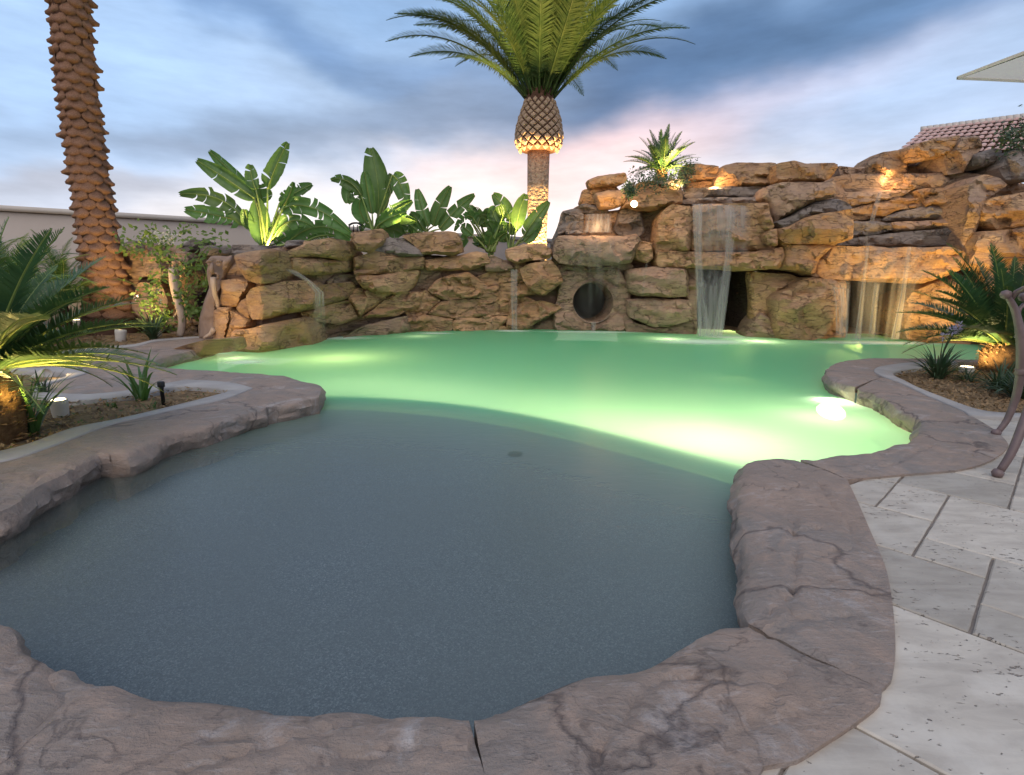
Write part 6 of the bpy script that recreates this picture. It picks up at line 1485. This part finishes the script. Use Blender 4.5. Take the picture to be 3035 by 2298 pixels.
# -- vine on the garden rock wall, groundcover on the grotto, shrub on the rocks
def leafy(name, label, cat, segs, n, lsz, m, seed, stem=True, Yj=.15, thick=.008):
    """segs: list of photo pixel paths with a distance; small leaves scattered along them"""
    r = random.Random(seed); root = empty(name, AY(*segs[0][0], segs[0][2]) if False else AY(segs[0][0][0][0], segs[0][0][0][1], segs[0][1]), label, cat); parts = []
    for path, Y_, sp_ in segs:
        P = spline(np.array([AY(x, y, Y_) for x, y in path]), .06)
        if stem: obj('stem', *tube(P, thick, 5), M['petiole'], root)
        for k in range(n):
            q = P[r.randrange(len(P))]+np.array([r.gauss(0, sp_), r.uniform(-Yj, Yj*.3), r.gauss(0, sp_)]); l = lsz*r.uniform(.6, 1.3)
            d = np.array([r.gauss(0, 1), r.gauss(0, .6), r.gauss(-.2, .7)]); d /= np.linalg.norm(d); S = np.cross(d, np.array([r.gauss(0, .5), -1, r.gauss(.4, .5)])); S /= np.linalg.norm(S)+1e-9
            nn_ = np.cross(S, d); parts.append(([q, q+d*l*.45+S*l*.28+nn_*l*.06, q+d*l, q+d*l*.45-S*l*.28+nn_*l*.06], [(0, 1, 2), (0, 2, 3)]))
    o = obj('foliage', *join(parts), m, root); o['kind'] = 'stuff'; return root
v0 = [([k0(x, y) for x, y in p], Y_, s_) for p, Y_, s_ in [
 ([(880, 330), (920, 300), (960, 340)], 9.3, .10), ([(1000, 360), (1080, 330), (1140, 290), (1190, 265)], 9.3, .08), ([(960, 420), (990, 480), (1000, 560), (985, 640), (960, 700)], 9.2, .13), ([(1230, 360), (1300, 330), (1370, 330), (1420, 350)], 9.2, .09),
 ([(1290, 380), (1240, 440), (1210, 520), (1230, 600), (1180, 680), (1160, 760)], 9.0, .13), ([(1150, 460), (1120, 500), (1160, 560)], 9.0, .10), ([(1240, 460), (1280, 540), (1270, 620)], 8.95, .12), ([(1190, 620), (1150, 700), (1170, 790)], 9.0, .10), ([(1040, 800), (1010, 830), (1080, 850)], 9.0, .08), ([(900, 660), (950, 640), (1000, 600)], 9.2, .10), ([(780, 360), (830, 400), (880, 420)], 9.4, .09), ([(940, 740), (980, 760), (900, 780)], 9.2, .1), ([(1060, 420), (1000, 400), (940, 380)], 9.2, .1), ([(1200, 770), (1240, 780)], 9.0, .06)]]
leafy('climbing_vine', 'bright green climbing vine hanging over the dark rock wall', 'vine', v0, 62, .09, M['vine'], 5)
leafy('ground_cover_shrub', 'low dark green ground cover around the sago on top of the grotto', 'shrub', [([(1875, 520), (1930, 545), (1990, 530), (2030, 540)], 11.65, .13), ([(1880, 535), (1950, 520), (2030, 525)], 11.85, .14), ([(1862, 560), (1870, 575)], 11.0, .05), ([(2010, 510), (2040, 500)], 11.9, .1), ([(1900, 525), (1960, 535), (2020, 540)], 11.55, .09)], 250, .055, M['darkstrap'], 6, False)
leafy('rock_shrub', 'small leafy shrub on the rocks below the tile roof', 'shrub', [([(2980, 420), (3010, 400), (3040, 380)], 10.3, .14), ([(2975, 400), (3000, 425), (3050, 430)], 10.3, .12)], 260, .07, M['darkstrap'], 7)
leafy('small_vine', 'short vine sprig hanging beside the bowl rock of the grotto', 'vine', [([c4((380, 480))[0], c4((375, 520))[0]], 11.2, .06)], 70, .05, M['vine'], 8)
leafy('pale_blossom', 'pale white blossom cluster lying on top of the vine wall', 'flower', [([k0(1020, 330), k0(1060, 320)], 9.25, .06)], 120, .05, M['whiteflower'], 9, False)

# lights hidden among the upper rocks
for x, y, Y_, e, aim in [(2010, 548, 11.6, 14, None), (c4((1000, 480))[0][0], c4((1000, 480))[0][1], 11.75, 16, None), (*c4((240, 520))[0], 11.5, 14, None), (*c4((430, 610))[0], 11.0, 10, None), (*c3((1450, 300))[0], 11.85, 9, None), (*c5((500, 480))[0], 11.2, 9, None), (*c5((1080, 440))[0], 11.3, 22, None), (*c5((1200, 400))[0], 10.9, 26, None)]:
    p = AY(x, y, Y_); light('POINT', tuple(p), e, (1, .62, .28), shadow_soft_size=.05, name='rock_lamp_light')
for x, y, Y_, lab in [(*c4((428, 612))[0], 11.05, 'small lit bullet lamp set in the rounded rock left of the falls'), (*c5((1200, 402))[0], 10.75, 'glowing lamp among the top right rocks under the shrub')]:
    p = AY(x, y, Y_); o = obj('rock_lamp', *lathe([(0, -.01), (.05, -.01), (.07, .02), (.05, .03), (0, .03)], p, 14, (0, -1, .2)), M['lamp']); tag(o, lab, 'garden lamp')
# warm floods added to brighten the rock faces, without fixtures
light('SPOT', (7.4, 8.6, .15), 320, (1, .66, .22), spot_size=R(110), spot_blend=.8, shadow_soft_size=.1, aim=(7.6, 11, 1.6), name='garden_lamp_and_fill')
light('SPOT', (-6.3, 8.5, .1), 90, (1, .72, .30), spot_size=R(110), spot_blend=.8, shadow_soft_size=.1, aim=(-5.9, 9.5, 1.5), name='garden_lamp_and_fill')
light('SPOT', (-4.7, 7.5, .1), 70, (1, .70, .28), spot_size=R(130), spot_blend=1., shadow_soft_size=.35, aim=(-3.8, 8.8, .9), name='garden_lamp_and_fill')
